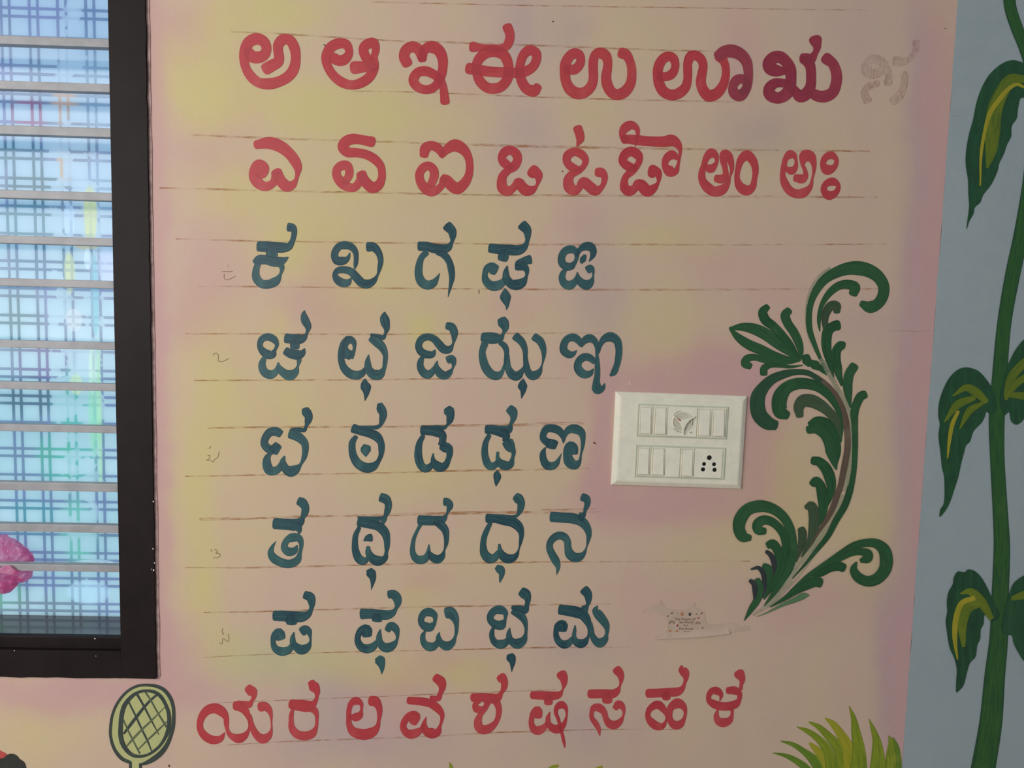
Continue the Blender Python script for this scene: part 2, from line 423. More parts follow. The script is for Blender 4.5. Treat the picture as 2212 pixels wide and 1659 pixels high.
LETTERS = '''
C 500 40 6.506
L a R
240,480,150 300,540,165 375,547,167 460,510,150 492,415,137 450,325,150 355,287,163 250,330,160 195,430,150 178,560,135 205,700,125 275,815,140 380,900,140 530,918,158 660,890,150 790,820,150 870,720,150 903,560,135 880,400,145 810,300,145 720,300,155 660,370,145 655,450,135 668,540,140 655,610,150 580,655,165 500,700,170
L aa R
1440,560,150 1500,590,150 1580,580,150 1645,510,120 1650,440,112 1610,365,135 1520,350,145 1410,395,150 1340,500,140 1330,590,130 1365,700,125 1440,810,130 1560,900,140 1690,935,130 1820,905,140 1930,830,140 1997,720,130 2005,640,130 2005,540,100 2028,430,110 1995,345,140 1935,350,145 1865,400,140 1857,470,135 1890,545,140 1940,620,150 2000,690,130
1985,640,120 1880,675,150 1740,690,180
C 840 40 6.506
L i R
250,620,150 215,540,150 240,445,150 330,398,155 420,440,150 467,560,125
467,560,120 500,440,130 600,400,170 700,450,160 752,560,145 758,680,130 735,800,130 690,900,120 610,980,125 510,1000,125 400,960,130 345,870,140 400,765,135 510,740,140 620,780,130 710,850,125 752,930,110 775,1040,115 787,1160,130
L ii R
1190,400,150 1300,410,100 1450,420,110 1580,420,110 1650,390,120 1695,300,130 1697,210,130 1668,130,138
1470,465,150 1340,500,150 1240,620,135 1235,760,130 1285,890,140 1380,970,145 1470,985,150 1570,960,145 1660,860,140 1685,740,130 1670,620,140 1610,510,150 1470,465,150
1140,705,160 1250,725,155 1450,750,145 1700,760,145 1850,765,140 1940,735,140 2030,670,130 2075,560,130 2065,480,130 1975,448,145 1900,500,130 1850,620,125 1840,760,130 1870,890,140 1940,990,150 2040,1015,165 2085,970,120
C 1180 40 6.506
L u R
300,720,140 400,715,140 465,650,130 485,590,120 455,510,140 395,490,145 320,540,140 270,640,150 262,760,145 275,880,140 340,1000,160 450,1055,165 550,1030,150 630,950,140 660,840,130 658,720,130 660,600,130 690,510,130 750,485,155 830,520,150 863,620,125 855,720,130 840,820,140 855,930,150 920,1040,150 1000,1070,155 1100,1030,155 1180,920,140 1200,800,128 1195,680,125 1165,580,125 1115,505,150 1070,488,155
C 1400 40 6.506
L uu R
P body_stroke
175,815,130 240,818,125 320,790,130 370,720,115 381,640,112 350,560,130 280,530,135 190,590,140 140,700,140 135,820,135 155,920,145 220,1030,150 330,1075,150 430,1050,150 520,970,135 553,860,120 555,740,125 557,620,125 600,530,140 665,520,135 740,570,130 772,660,120 755,780,130 740,900,140 775,1010,150 850,1085,165 950,1060,155 1040,960,135 1085,830,115 1090,700,110 1060,600,120 1010,540,150
P dark_hook
1000,520,155 1060,475,170 1180,460,185 1300,510,170 1380,610,150 1405,740,130 1400,880,130 1370,1000,130 1290,1090,150 1210,1050,150 1190,960,125 1240,870,140 1320,850,130 1375,900,110 1370,980,100 1310,1035,90
C 1630 60 5.395
L ru R
340,505,90 250,500,140 180,470,150 170,410,150 230,345,140 300,345,140 370,400,130 415,480,130 422,580,125 415,670,130 370,770,140 270,820,130 180,780,140 170,710,130 230,650,115 330,645,100 400,670,110 470,740,110 530,800,140 600,770,140 650,680,120 657,560,115 645,440,120 610,380,140
575,360,125 650,360,130 702,300,70 726,230,90 710,152,148
840,362,135 910,420,120 950,520,125 954,620,125 910,750,130 820,800,138 720,790,130 650,740,110
L ghost R
1480,500,90 1380,540,120 1310,510,130 1310,430,120 1370,370,110 1440,380,120 1510,440,110 1560,540,90 1555,640,100
1430,650,80 1320,690,80 1280,760,90 1310,840,110
1650,390,120 1740,400,90 1830,330,70 1880,240,80 1880,170,80
1750,540,80 1740,680,90 1680,800,110 1620,850,110
C 520 250 6.506
L e R
235,405,125 400,383,170 550,430,170 680,530,150 770,650,145 803,740,115 796,830,62 775,905,60 725,970,120 650,990,160 575,930,150 530,850,145 508,810,155
500,830,130 460,940,110 350,995,130 250,950,150 195,870,150 190,780,140 255,692,158 320,740,158 300,820,130 250,850,80
L ee R
1830,365,150 1700,340,135 1570,328,150 1470,370,150 1440,440,155 1500,510,145 1620,520,130 1760,545,130 1880,610,130 1960,700,115 1985,800,105 1975,900,115 1930,980,140 1850,1010,155 1770,950,150 1720,880,140 1700,835,145
1695,850,120 1665,930,110 1600,1005,120 1520,1005,130 1420,940,150 1352,850,124 1352,760,120 1420,700,130 1490,700,130 1525,770,118 1520,840,115 1470,930,100
C 860 250 6.506
L ai R
365,540,125 385,460,150 470,420,130 560,460,130 612,535,95
612,560,80 690,470,130 800,418,175 910,470,150 980,570,115 1005,700,105 990,840,115 930,950,140 830,1025,160 740,970,160 680,900,140 650,885,125
640,900,115 610,980,100 530,1050,120 460,1065,140 360,1000,140 305,900,122 305,800,120 370,720,125 440,707,120 500,770,125 505,860,125 460,970,110
L o R
1590,720,90 1500,670,130 1455,600,112 1500,510,130 1580,485,125 1660,540,130 1677,620,122 1630,710,130 1540,770,110 1470,850,120 1455,940,138 1470,1020,150 1530,1060,140 1600,1030,110 1645,980,100 1690,940,140 1740,1000,150 1800,1050,155 1880,1040,120 1945,985,45 1970,910,75 1965,840,140 1905,790,185
C 1180 250 6.506
L oo R
P body_stroke
460,760,90 370,730,120 290,650,108 300,560,125 390,508,118 490,540,120 550,620,98 530,700,80 460,770,90 350,830,110 310,910,140 330,1010,160 400,1050,140 460,1010,100 490,950,110 525,930,140 600,990,150 690,1050,150 770,1010,80 812,930,78 815,850,100 770,800,140 735,795,130
P flick_mark
445,190,130 470,270,125 475,330,115 450,390,60 428,440,8
L au R
1110,335,125 1068,270,90 1100,180,130 1190,132,125 1270,180,80 1285,250,55 1265,350,35 1248,435,10
1100,325,120 1250,340,140 1450,360,140 1650,365,150 1770,352,165 1850,410,110 1880,490,55 1872,580,40 1850,690,45 1815,780,95 1740,780,160 1668,700,92 1690,600,110 1770,550,130 1845,600,60
1230,740,110 1150,710,130 1075,640,118 1110,540,130 1200,502,135 1290,560,130 1308,630,90 1260,720,95 1200,780,110 1115,860,90 1095,930,105 1105,1020,135 1170,1060,140 1250,1010,110 1285,960,130 1330,970,150 1420,1060,160 1510,1015,110 1570,940,45 1580,870,75 1560,800,130 1505,785,185
C 1490 250 6.506
L am R
P letter_stroke
215,700,60 290,745,125 355,690,70 380,630,50 360,560,90 305,525,135 240,580,100 195,700,75 170,800,95 175,900,105 240,1000,140 340,1065,140 450,1040,140 530,950,75 562,860,30 590,760,55 575,650,90 530,560,130 490,545,140 470,620,100 495,740,75 500,840,90 440,890,125 385,885,110
P ring_mark
800,555,140 890,640,115 922,780,87 905,900,75 880,1000,100 800,1050,148 710,1000,130 663,880,78 680,740,80 720,620,110 800,555,140
L ah R
P letter_stroke
1350,740,60 1430,775,112 1485,720,70 1490,620,42 1460,560,90 1410,545,125 1350,600,80 1320,720,80 1305,830,75 1330,940,110 1400,1050,120 1500,1098,125 1600,1080,130 1690,1000,70 1722,880,32 1745,760,50 1735,650,90 1690,570,150 1620,570,170 1585,680,60 1615,760,55 1625,840,80 1580,885,130 1500,878,110
P ring_mark
1985,555,112 2060,620,62 2030,720,80 1930,760,145 1872,680,85 1905,590,95 1985,555,112
P ring_mark
2010,928,118 2083,980,65 2060,1070,80 1950,1120,128 1880,1040,85 1920,955,95 2010,928,118
C 530 470 6.506
L ka B
190,405,145 300,410,155 420,418,150 540,420,140 610,405,110 655,340,75 682,250,75 685,190,85 660,145,115 610,135,122
370,400,60 370,460,140 370,530,170
135,630,85 200,585,120 290,592,125 420,610,120 520,605,105 602,558,18
180,640,80 150,740,95 155,850,115 230,930,120 330,935,125 430,890,120 495,790,40 515,710,70 480,650,100 390,640,100 290,615,90 200,620,80
L kha B
1470,490,8 1440,570,65 1380,605,115 1290,605,120 1255,545,102 1262,480,100 1320,405,105 1410,387,115 1500,420,100 1548,490,78 1557,580,66 1548,660,58 1535,725,15
1490,850,12 1440,910,100 1370,920,120 1290,870,110 1258,800,70 1300,745,90 1400,735,102 1490,765,110 1560,840,120 1640,920,125 1710,934,126 1795,895,90 1858,805,35 1885,710,62 1901,600,78 1870,490,95 1800,415,125 1725,412,135
C 870 470 6.506
L ga B
235,402,130 330,405,130 450,435,135 560,440,130 635,420,110 690,340,48 700,270,90 690,190,125 625,118,140
330,490,90 262,565,85 226,700,105 227,820,115 270,910,130 350,950,128 430,920,110 480,855,55 520,780,6
480,495,60 580,525,100 650,620,92 680,730,95 690,840,80 672,950,50 652,1040,28 635,1120,4
L gha B
P head_stroke
1230,430,130 1350,445,140 1500,455,150 1630,455,140 1705,415,100 1745,340,58 1755,250,90 1740,170,130 1680,105,145
1420,480,130 1410,560,152 1405,585,140
P bowl_stroke
1300,735,150 1240,710,165 1190,715,110 1155,790,78 1165,880,105 1230,950,130 1310,960,138 1390,920,110 1430,860,60
1468,680,18 1450,770,80 1460,860,110 1520,930,130 1600,945,148 1680,910,125 1735,830,42 1740,740,75 1690,685,130 1605,675,135
1620,625,60 1710,605,105 1785,590,130
P drop_mark
1435,990,5 1440,1060,110 1442,1115,155 1455,1180,110 1465,1240,50 1455,1300,6
C 1020 470 6.506
L nga B
P bowl_stroke
1430,610,15 1395,675,100 1340,690,115 1270,650,110 1255,560,102 1300,475,105 1390,445,115 1455,480,90 1470,540,65 1445,630,50 1400,700,70
1470,530,50 1510,455,70 1580,408,112 1660,410,125 1700,470,98 1690,540,70 1640,620,8
1330,710,25 1280,775,80 1262,850,95 1300,930,115 1370,950,128 1440,900,90 1475,830,50
1475,768,15 1490,860,90 1540,920,120 1610,945,142 1670,900,90 1697,830,28 1695,750,50 1665,715,105 1625,735,110
P dot_mark
1585,530,45 1555,590,85 1530,635,40
C 540 660 6.506
L ca B
P bowl_stroke
345,610,20 320,680,110 260,690,130 190,650,110 140,570,78 165,475,90 250,440,105 340,480,100 377,550,58 350,630,40 330,700,60
250,680,12 190,760,75 170,850,105 210,940,120 290,970,125 360,930,90 395,860,50
395,800,18 410,880,90 480,950,120 560,980,148 640,930,100 672,850,32 688,790,60 690,740,70
505,640,115 580,680,130 680,690,135 740,660,90 768,600,10
P head_stroke
510,460,135 600,470,140 700,470,140 755,450,100 800,385,38 816,300,92 775,210,115 758,130,80 765,68,12
630,470,60 630,540,132 630,590,125
L cha B
P bowl_stroke
1410,720,100 1370,680,150 1340,610,80 1345,540,80 1395,480,115 1455,515,80 1467,590,45 1445,680,55 1420,730,70
1370,450,60 1310,530,75 1285,660,95 1285,780,90 1330,890,110 1420,965,125 1510,978,122 1580,945,95 1620,880,40
1668,690,12 1655,790,80 1670,900,110 1740,970,140 1820,965,140 1880,890,60 1897,800,65 1902,700,72 1865,600,110 1800,525,135 1715,455,125
1700,410,40 1800,425,50 1870,450,70 1900,400,38 1920,330,80 1900,240,130 1888,160,115 1890,88,15
P drop_mark
1620,1025,12 1615,1100,115 1628,1150,146 1635,1220,90 1615,1340,5
C 870 660 6.506
L ja B
455,620,12 420,680,90 350,690,110 260,650,110 222,570,97 260,475,100 350,440,100 440,470,105 510,545,115 580,615,120 650,615,105 705,540,32 722,450,75 722,380,105 685,300,115 625,285,105
310,690,18 260,760,75 245,850,97 290,940,115 350,970,120 410,930,90 445,860,35
485,775,8 470,860,80 520,950,120 590,985,115 660,940,80 700,880,30 715,810,70 690,750,110 635,765,105
L jha B
P bowl_stroke
1125,445,130 1200,455,160 1310,460,150 1375,450,100 1415,390,38 1435,320,105 1410,240,155 1390,195,125
1150,540,100 1117,650,92 1128,760,112 1170,880,125 1250,970,125 1330,985,120 1395,930,60 1425,830,25
1370,520,70 1430,570,85 1458,650,72 1440,760,40 1425,860,20
1490,690,18 1470,760,70 1480,880,95 1550,980,130 1610,985,132 1665,930,80 1705,850,28 1720,740,55 1716,620,78 1670,510,105 1585,432,118
1720,700,60 1735,830,80 1770,950,105 1830,985,132 1910,940,90 1955,840,22 1980,720,50 1975,610,85 1930,500,110 1850,440,112
P drop_mark
1695,1025,8 1685,1090,100 1683,1140,132 1690,1190,85 1665,1310,4
C 1020 660 6.506
L nya B
1470,625,5 1430,670,60 1370,690,105 1290,640,112 1285,560,105 1330,475,100 1420,447,112 1490,490,100 1525,560,50
1525,570,50 1580,490,100 1650,460,120 1720,500,90 1755,590,65 1752,690,45 1758,760,55 1758,860,75 1757,980,80 1745,1080,100 1760,1175,145 1830,1160,80 1866,1090,8
1700,890,18 1660,950,80 1570,965,120 1490,890,118 1490,800,102 1560,730,110 1640,730,105 1720,790,80
1760,660,60 1800,550,65 1850,475,100 1940,440,135 2030,490,115 2060,600,98 2055,720,92 2030,840,85 1985,945,85 1940,985,30
C 540 860 6.506
L tta B
425,500,110 370,470,128 280,480,118 212,570,105 205,650,108 260,710,120 320,730,130
390,665,120 330,740,150
290,770,40 243,840,95 238,930,125 270,1010,135 330,1025,120 400,990,100 430,920,50
485,815,22 460,900,90 500,990,120 570,1030,152 640,1000,130 712,930,42 760,830,72 778,720,92 765,630,108 700,560,130 620,510,150 575,495,150
600,430,30 700,440,60 760,450,60 790,390,45 812,330,90 825,260,112 790,190,130 778,155,100
L ttha B
P bowl_stroke
1455,425,130 1550,460,120 1670,490,125 1780,540,130 1840,630,95 1848,720,88 1838,810,65 1795,900,60
1490,540,60 1440,620,90 1435,720,98 1460,830,112 1530,930,130 1640,980,138 1730,960,120 1800,890,65 1840,800,60
1520,400,30 1650,405,40 1780,410,60 1830,380,50 1860,300,88 1870,220,110 1840,145,125 1825,85,80
P dot_mark
1640,680,115 1625,730,145 1625,780,85 1628,825,8
C 870 860 6.506
L dda B
275,450,135 380,455,135 480,475,140 555,520,115 560,590,95 550,650,105
540,680,100 590,690,145 640,705,125 658,770,95 640,860,75 590,950,105 520,970,138 450,920,115 422,850,55 430,775,15
285,530,60 235,630,85 217,750,105 225,860,115 260,950,112 310,990,112 370,970,100 410,910,40
300,405,30 480,400,40 580,415,60 622,380,35 655,320,90 668,240,115 645,175,150 630,150,115
L ddha B
P bowl_stroke
1180,440,125 1280,445,135 1390,475,150 1450,530,115 1440,600,80
1475,620,160 1510,690,145 1555,760,68 1543,840,50 1510,930,105 1440,948,132 1360,900,110 1332,830,52 1335,760,38
1215,520,60 1170,610,75 1150,720,90 1157,820,100 1190,920,110 1240,962,108 1300,930,90 1320,880,30
1200,395,30 1400,405,40 1490,400,45 1525,350,52 1555,270,92 1540,190,140 1500,150,122
1490,460,80 1515,430,60 1530,390,30
P drop_mark
1335,1012,10 1325,1060,90 1327,1110,107 1318,1170,70 1310,1235,15
C 1000 860 6.506
L nna B
P bowl_stroke
1250,615,175 1235,680,150
1190,625,110 1130,570,98 1130,500,92 1180,430,108 1260,425,116 1350,460,110 1402,540,70 1412,635,12
1412,610,30 1440,500,72 1500,440,110 1580,435,132 1660,480,112 1685,570,72 1680,680,48 1655,800,28 1640,880,50 1580,935,130 1500,900,150 1470,800,125 1475,720,120 1510,665,118 1555,690,115 1560,770,112
1160,690,15 1125,770,80 1130,860,100 1175,940,118 1240,955,115 1310,920,85 1350,850,40 1385,775,5
C 550 1055 6.506
L ta B
285,495,152 400,505,148 520,515,152 600,545,130 628,600,65 615,645,15
300,425,25 450,440,30 600,445,45 660,420,55 702,350,98 712,270,110 670,200,132 625,178,118
640,500,80 670,465,60 690,420,30
600,800,18 560,870,100 480,890,122 420,835,102 445,740,88 530,690,125 620,700,105 655,770,68 650,850,50 635,910,55 600,1005,105 500,1058,118 390,1045,122 270,980,122 228,900,88 250,820,50 300,742,6
L tha B
P bowl_stroke
1470,470,132 1600,495,132 1740,530,135 1830,620,125 1858,720,92 1860,820,75 1850,900,50 1830,980,85 1740,1018,142 1650,980,125 1600,900,90 1595,820,50
1470,550,55 1420,660,75 1410,770,85 1420,880,102 1460,980,118 1520,1020,118 1570,1005,80
1450,405,25 1600,415,45 1750,425,65 1825,400,52 1865,320,88 1878,220,102 1840,150,132 1780,128,128
1800,470,70 1830,440,50 1850,400,30
P dot_mark
1535,735,18 1590,700,95 1635,692,108
P drop_mark
1615,1150,95 1635,1190,135 1660,1260,92 1655,1340,45 1640,1425,5
C 870 1055 6.506
L da B
235,447,138 350,450,138 470,450,130 565,430,105 615,370,35 635,320,45 658,260,90 655,215,100 615,190,115 592,188,115
250,510,50 200,600,45 155,710,55 138,820,65 140,900,80 180,980,105 250,1005,122 320,980,105 358,900,65 367,790,18
365,890,40 410,960,105 490,998,118 555,950,85 583,870,28 608,780,55 612,680,75 592,580,105 530,510,115 450,470,80
L dha B
P bowl_stroke
1190,420,130 1300,425,122 1420,450,132 1540,470,145 1630,540,125 1667,640,75 1655,750,48 1632,850,20 1600,930,62 1540,980,112 1460,985,132 1390,930,112 1362,850,60 1357,785,30
1230,490,60 1175,600,75 1140,700,80 1130,810,90 1150,920,122 1220,985,138 1290,970,112 1345,890,60
1220,375,30 1400,385,40 1560,400,50 1615,370,45 1652,290,88 1660,200,112 1620,140,142 1590,115,115
P drop_mark
1325,1110,85 1372,1145,125 1390,1200,82 1375,1270,48 1362,1325,8
C 1000 1055 6.506
L na B
1250,400,142 1400,410,145 1540,420,148 1660,460,142 1740,550,112 1768,650,78 1755,750,42 1735,830,20 1700,910,58 1640,960,115 1570,970,135 1500,920,132 1475,830,98 1465,740,98 1420,680,112 1350,662,112 1270,700,102 1222,770,92 1220,850,98 1260,940,108 1310,1030,108 1335,1110,62 1315,1215,5
1640,360,40 1700,345,35 1722,290,58 1748,210,85 1730,145,115 1680,122,112
1650,420,110 1700,380,50 1715,345,30
C 560 1255 6.506
L pa B
P head_stroke
218,488,142 320,490,150 450,498,150 600,500,145 685,465,100 730,390,58 738,310,98 715,225,130 645,195,112
455,480,120 455,560,180 455,585,150
P bowl_stroke
300,800,140 275,735,150 215,770,100 195,850,68 220,940,95 290,985,118 350,990,118 420,960,100 460,890,50
488,722,18 470,800,70 480,880,90 540,940,120 600,965,138 680,925,100 718,850,32 715,780,40 690,705,100 645,688,135 605,710,125
L pha B
P head_stroke
1445,462,150 1550,460,140 1680,470,138 1800,475,132 1875,445,95 1922,385,48 1945,310,100 1930,230,130 1880,185,125 1825,190,112
1660,480,120 1655,545,145
P bowl_stroke
1515,760,135 1500,690,165 1430,700,110 1385,780,82 1390,860,95 1440,930,115 1520,952,128 1600,920,110 1650,850,50
1703,675,12 1685,770,75 1690,850,95 1740,920,120 1800,938,132 1880,900,105 1932,830,42 1942,760,52 1915,670,105 1850,630,115 1800,690,85
P drop_mark
1675,1085,108 1692,1110,148 1718,1180,100 1725,1250,50 1720,1310,5
C 880 1255 6.506
L ba B
350,600,60 330,640,118 270,645,128 200,590,92 195,520,88 240,450,105 310,437,120 380,480,90 388,550,50 370,620,60
260,690,12 220,760,65 220,840,80 260,900,108 325,925,128 390,900,100 430,840,60
450,717,8 435,790,70 460,860,95 520,905,120 560,913,130 630,870,90 670,790,42 688,710,48 688,600,72 660,510,125 600,445,168 555,450,155
L bha B
P bowl_stroke
1350,570,80 1320,620,130 1240,610,120 1170,550,98 1170,480,98 1230,415,108 1310,405,122 1375,450,82 1375,520,42 1355,600,65
1230,610,8 1190,710,65 1190,790,78 1230,860,98 1310,890,128 1380,860,100 1420,800,50
1440,655,8 1425,740,70 1440,820,95 1500,870,125 1550,880,148 1630,830,105 1662,740,45 1665,640,52 1635,540,95 1570,465,122 1490,420,105
1470,372,50 1580,390,95 1650,410,105 1680,330,62 1690,260,90 1660,190,152 1610,150,135
P drop_mark
1445,1045,105 1455,1075,132 1475,1140,88 1470,1210,42 1465,1278,5
C 1010 1255 6.506
L ma B
1305,402,145 1400,415,148 1520,435,160 1620,475,142 1680,560,112 1705,650,55 1702,730,28 1690,790,40 1640,860,105 1590,880,125 1520,850,100 1495,780,62 1505,690,45 1510,618,10
1610,370,40 1680,340,40 1698,270,85 1685,180,125 1640,125,135
1650,420,80 1685,345,42
1335,690,115 1330,620,150 1270,630,100 1243,710,72 1250,790,85 1290,860,98 1360,892,118 1420,870,100 1475,800,50
1740,580,18 1735,660,70 1750,760,80 1810,850,112 1860,870,132 1930,820,92 1950,760,50 1960,690,60 1945,620,100 1890,535,125 1830,460,128 1795,410,88 1826,348,14
C 410 1440 6.506
L ya R
490,930,20 430,1010,90 330,1030,118 220,980,115 150,880,92 145,780,90 190,670,112 270,600,132 370,587,142 460,640,130 510,720,82 515,800,70 530,890,50 570,960,75 640,1000,112 690,1010,130 770,970,98 825,890,40 838,800,30 820,700,72 770,610,112 700,552,152 660,550,130
730,515,70 830,530,100 872,480,50 900,420,72 880,360,145 835,315,125
845,690,50 860,800,78 900,900,92 960,980,110 1030,1015,132 1110,970,92 1148,880,32 1147,780,22 1142,690,45 1115,610,88 1060,560,125 1010,562,135
L ra R
1445,530,135 1550,545,158 1680,550,152 1755,500,75 1785,420,50 1785,350,95 1745,280,150 1715,235,105
1460,570,30 1430,660,62 1425,770,72 1440,870,98 1510,950,118 1620,972,120 1720,940,112 1775,850,52 1785,760,45 1783,680,60 1750,610,95 1680,580,95
C 720 1440 6.506
L la R
245,700,60 310,710,118 370,680,100 395,610,38 390,520,62 320,480,116 250,520,82 220,610,70 217,720,70 225,820,85 280,910,128 370,945,148 460,950,152 560,910,130 620,840,72 638,760,48 650,660,72 640,570,95 590,490,142 550,482,142
L va R
1075,475,105 1250,490,115 1370,520,115 1470,590,112 1528,680,68 1520,770,42 1500,830,42 1460,920,110 1380,935,148 1300,900,112 1275,820,80 1305,705,8
1380,435,60 1470,445,85 1505,370,65 1530,290,100 1510,210,140 1455,165,125
1130,770,115 1150,700,148 1080,690,115 1000,770,92 982,850,92 1020,920,105 1090,950,128 1180,920,112 1240,870,62 1270,820,60
C 990 1430 6.506
L sha R
220,500,120 330,495,122 450,510,142 550,500,120 605,430,55 640,360,85 645,280,105 612,225,142
390,560,60 370,620,40 320,660,85 260,660,108 240,590,75 300,550,50
430,570,50 380,660,55 310,740,75 275,840,112 300,930,128 370,950,128 450,920,112 530,840,75 565,740,78 565,640,88 530,560,100 480,540,80
L ssa R
P head_stroke
1055,465,112 1200,470,122 1330,475,122 1415,455,95 1465,390,25 1485,310,75 1480,235,118 1457,185,145
1265,500,110 1265,555,122
P bowl_stroke
1115,740,130 1110,680,128 1050,710,72 1030,790,72 1030,880,82 1070,950,112 1130,960,122 1200,920,92 1240,860,45
1288,700,12 1260,790,65 1270,870,78 1330,930,112 1400,940,125 1470,890,82 1510,800,38 1523,720,30 1505,640,65 1450,600,110 1385,640,75 1370,710,55 1400,790,48 1430,900,48 1460,1020,45 1485,1130,40 1496,1205,10
C 1290 1420 6.506
L sa R
P head_stroke
-85,512,125 100,510,125 220,510,122 285,465,85 318,400,28 335,320,62 325,240,108 285,185,128
140,540,120 140,590,145
P bowl_stroke
36,1105,5 20,1010,60 -20,930,78 -75,850,66 -77,770,62 -45,710,95 25,707,115 95,770,90 118,850,80 170,930,112 240,950,118 320,900,82 365,820,30 375,760,42 345,685,92 300,660,118 262,700,85
L ha R
P head_stroke
730,505,125 850,500,122 1000,490,122 1130,480,120 1195,435,75 1228,360,42 1245,290,75 1225,210,130 1187,165,95 1185,110,12
970,520,110 970,553,120
P bowl_stroke
850,665,118 930,730,92 972,820,40 965,890,30 920,960,82 850,968,114 760,910,112 712,830,76 735,730,82 850,665,118
1130,645,142 1210,690,95 1238,770,48 1220,860,52 1160,940,112 1090,950,118 1030,890,92 1012,800,85 1040,700,102 1130,645,142
L lla R
2000,238,148 2035,310,92 2025,380,50 2015,440,55
1850,465,100 1930,465,115 1995,510,82 1995,590,62 1950,650,110 1850,685,118 1740,685,118 1640,655,115 1570,600,78 1570,530,72 1620,470,95 1690,475,110 1740,530,62 1720,615,8
1690,740,30 1675,830,80 1710,900,112 1780,915,128 1860,880,92 1895,800,42 1890,710,60
'''
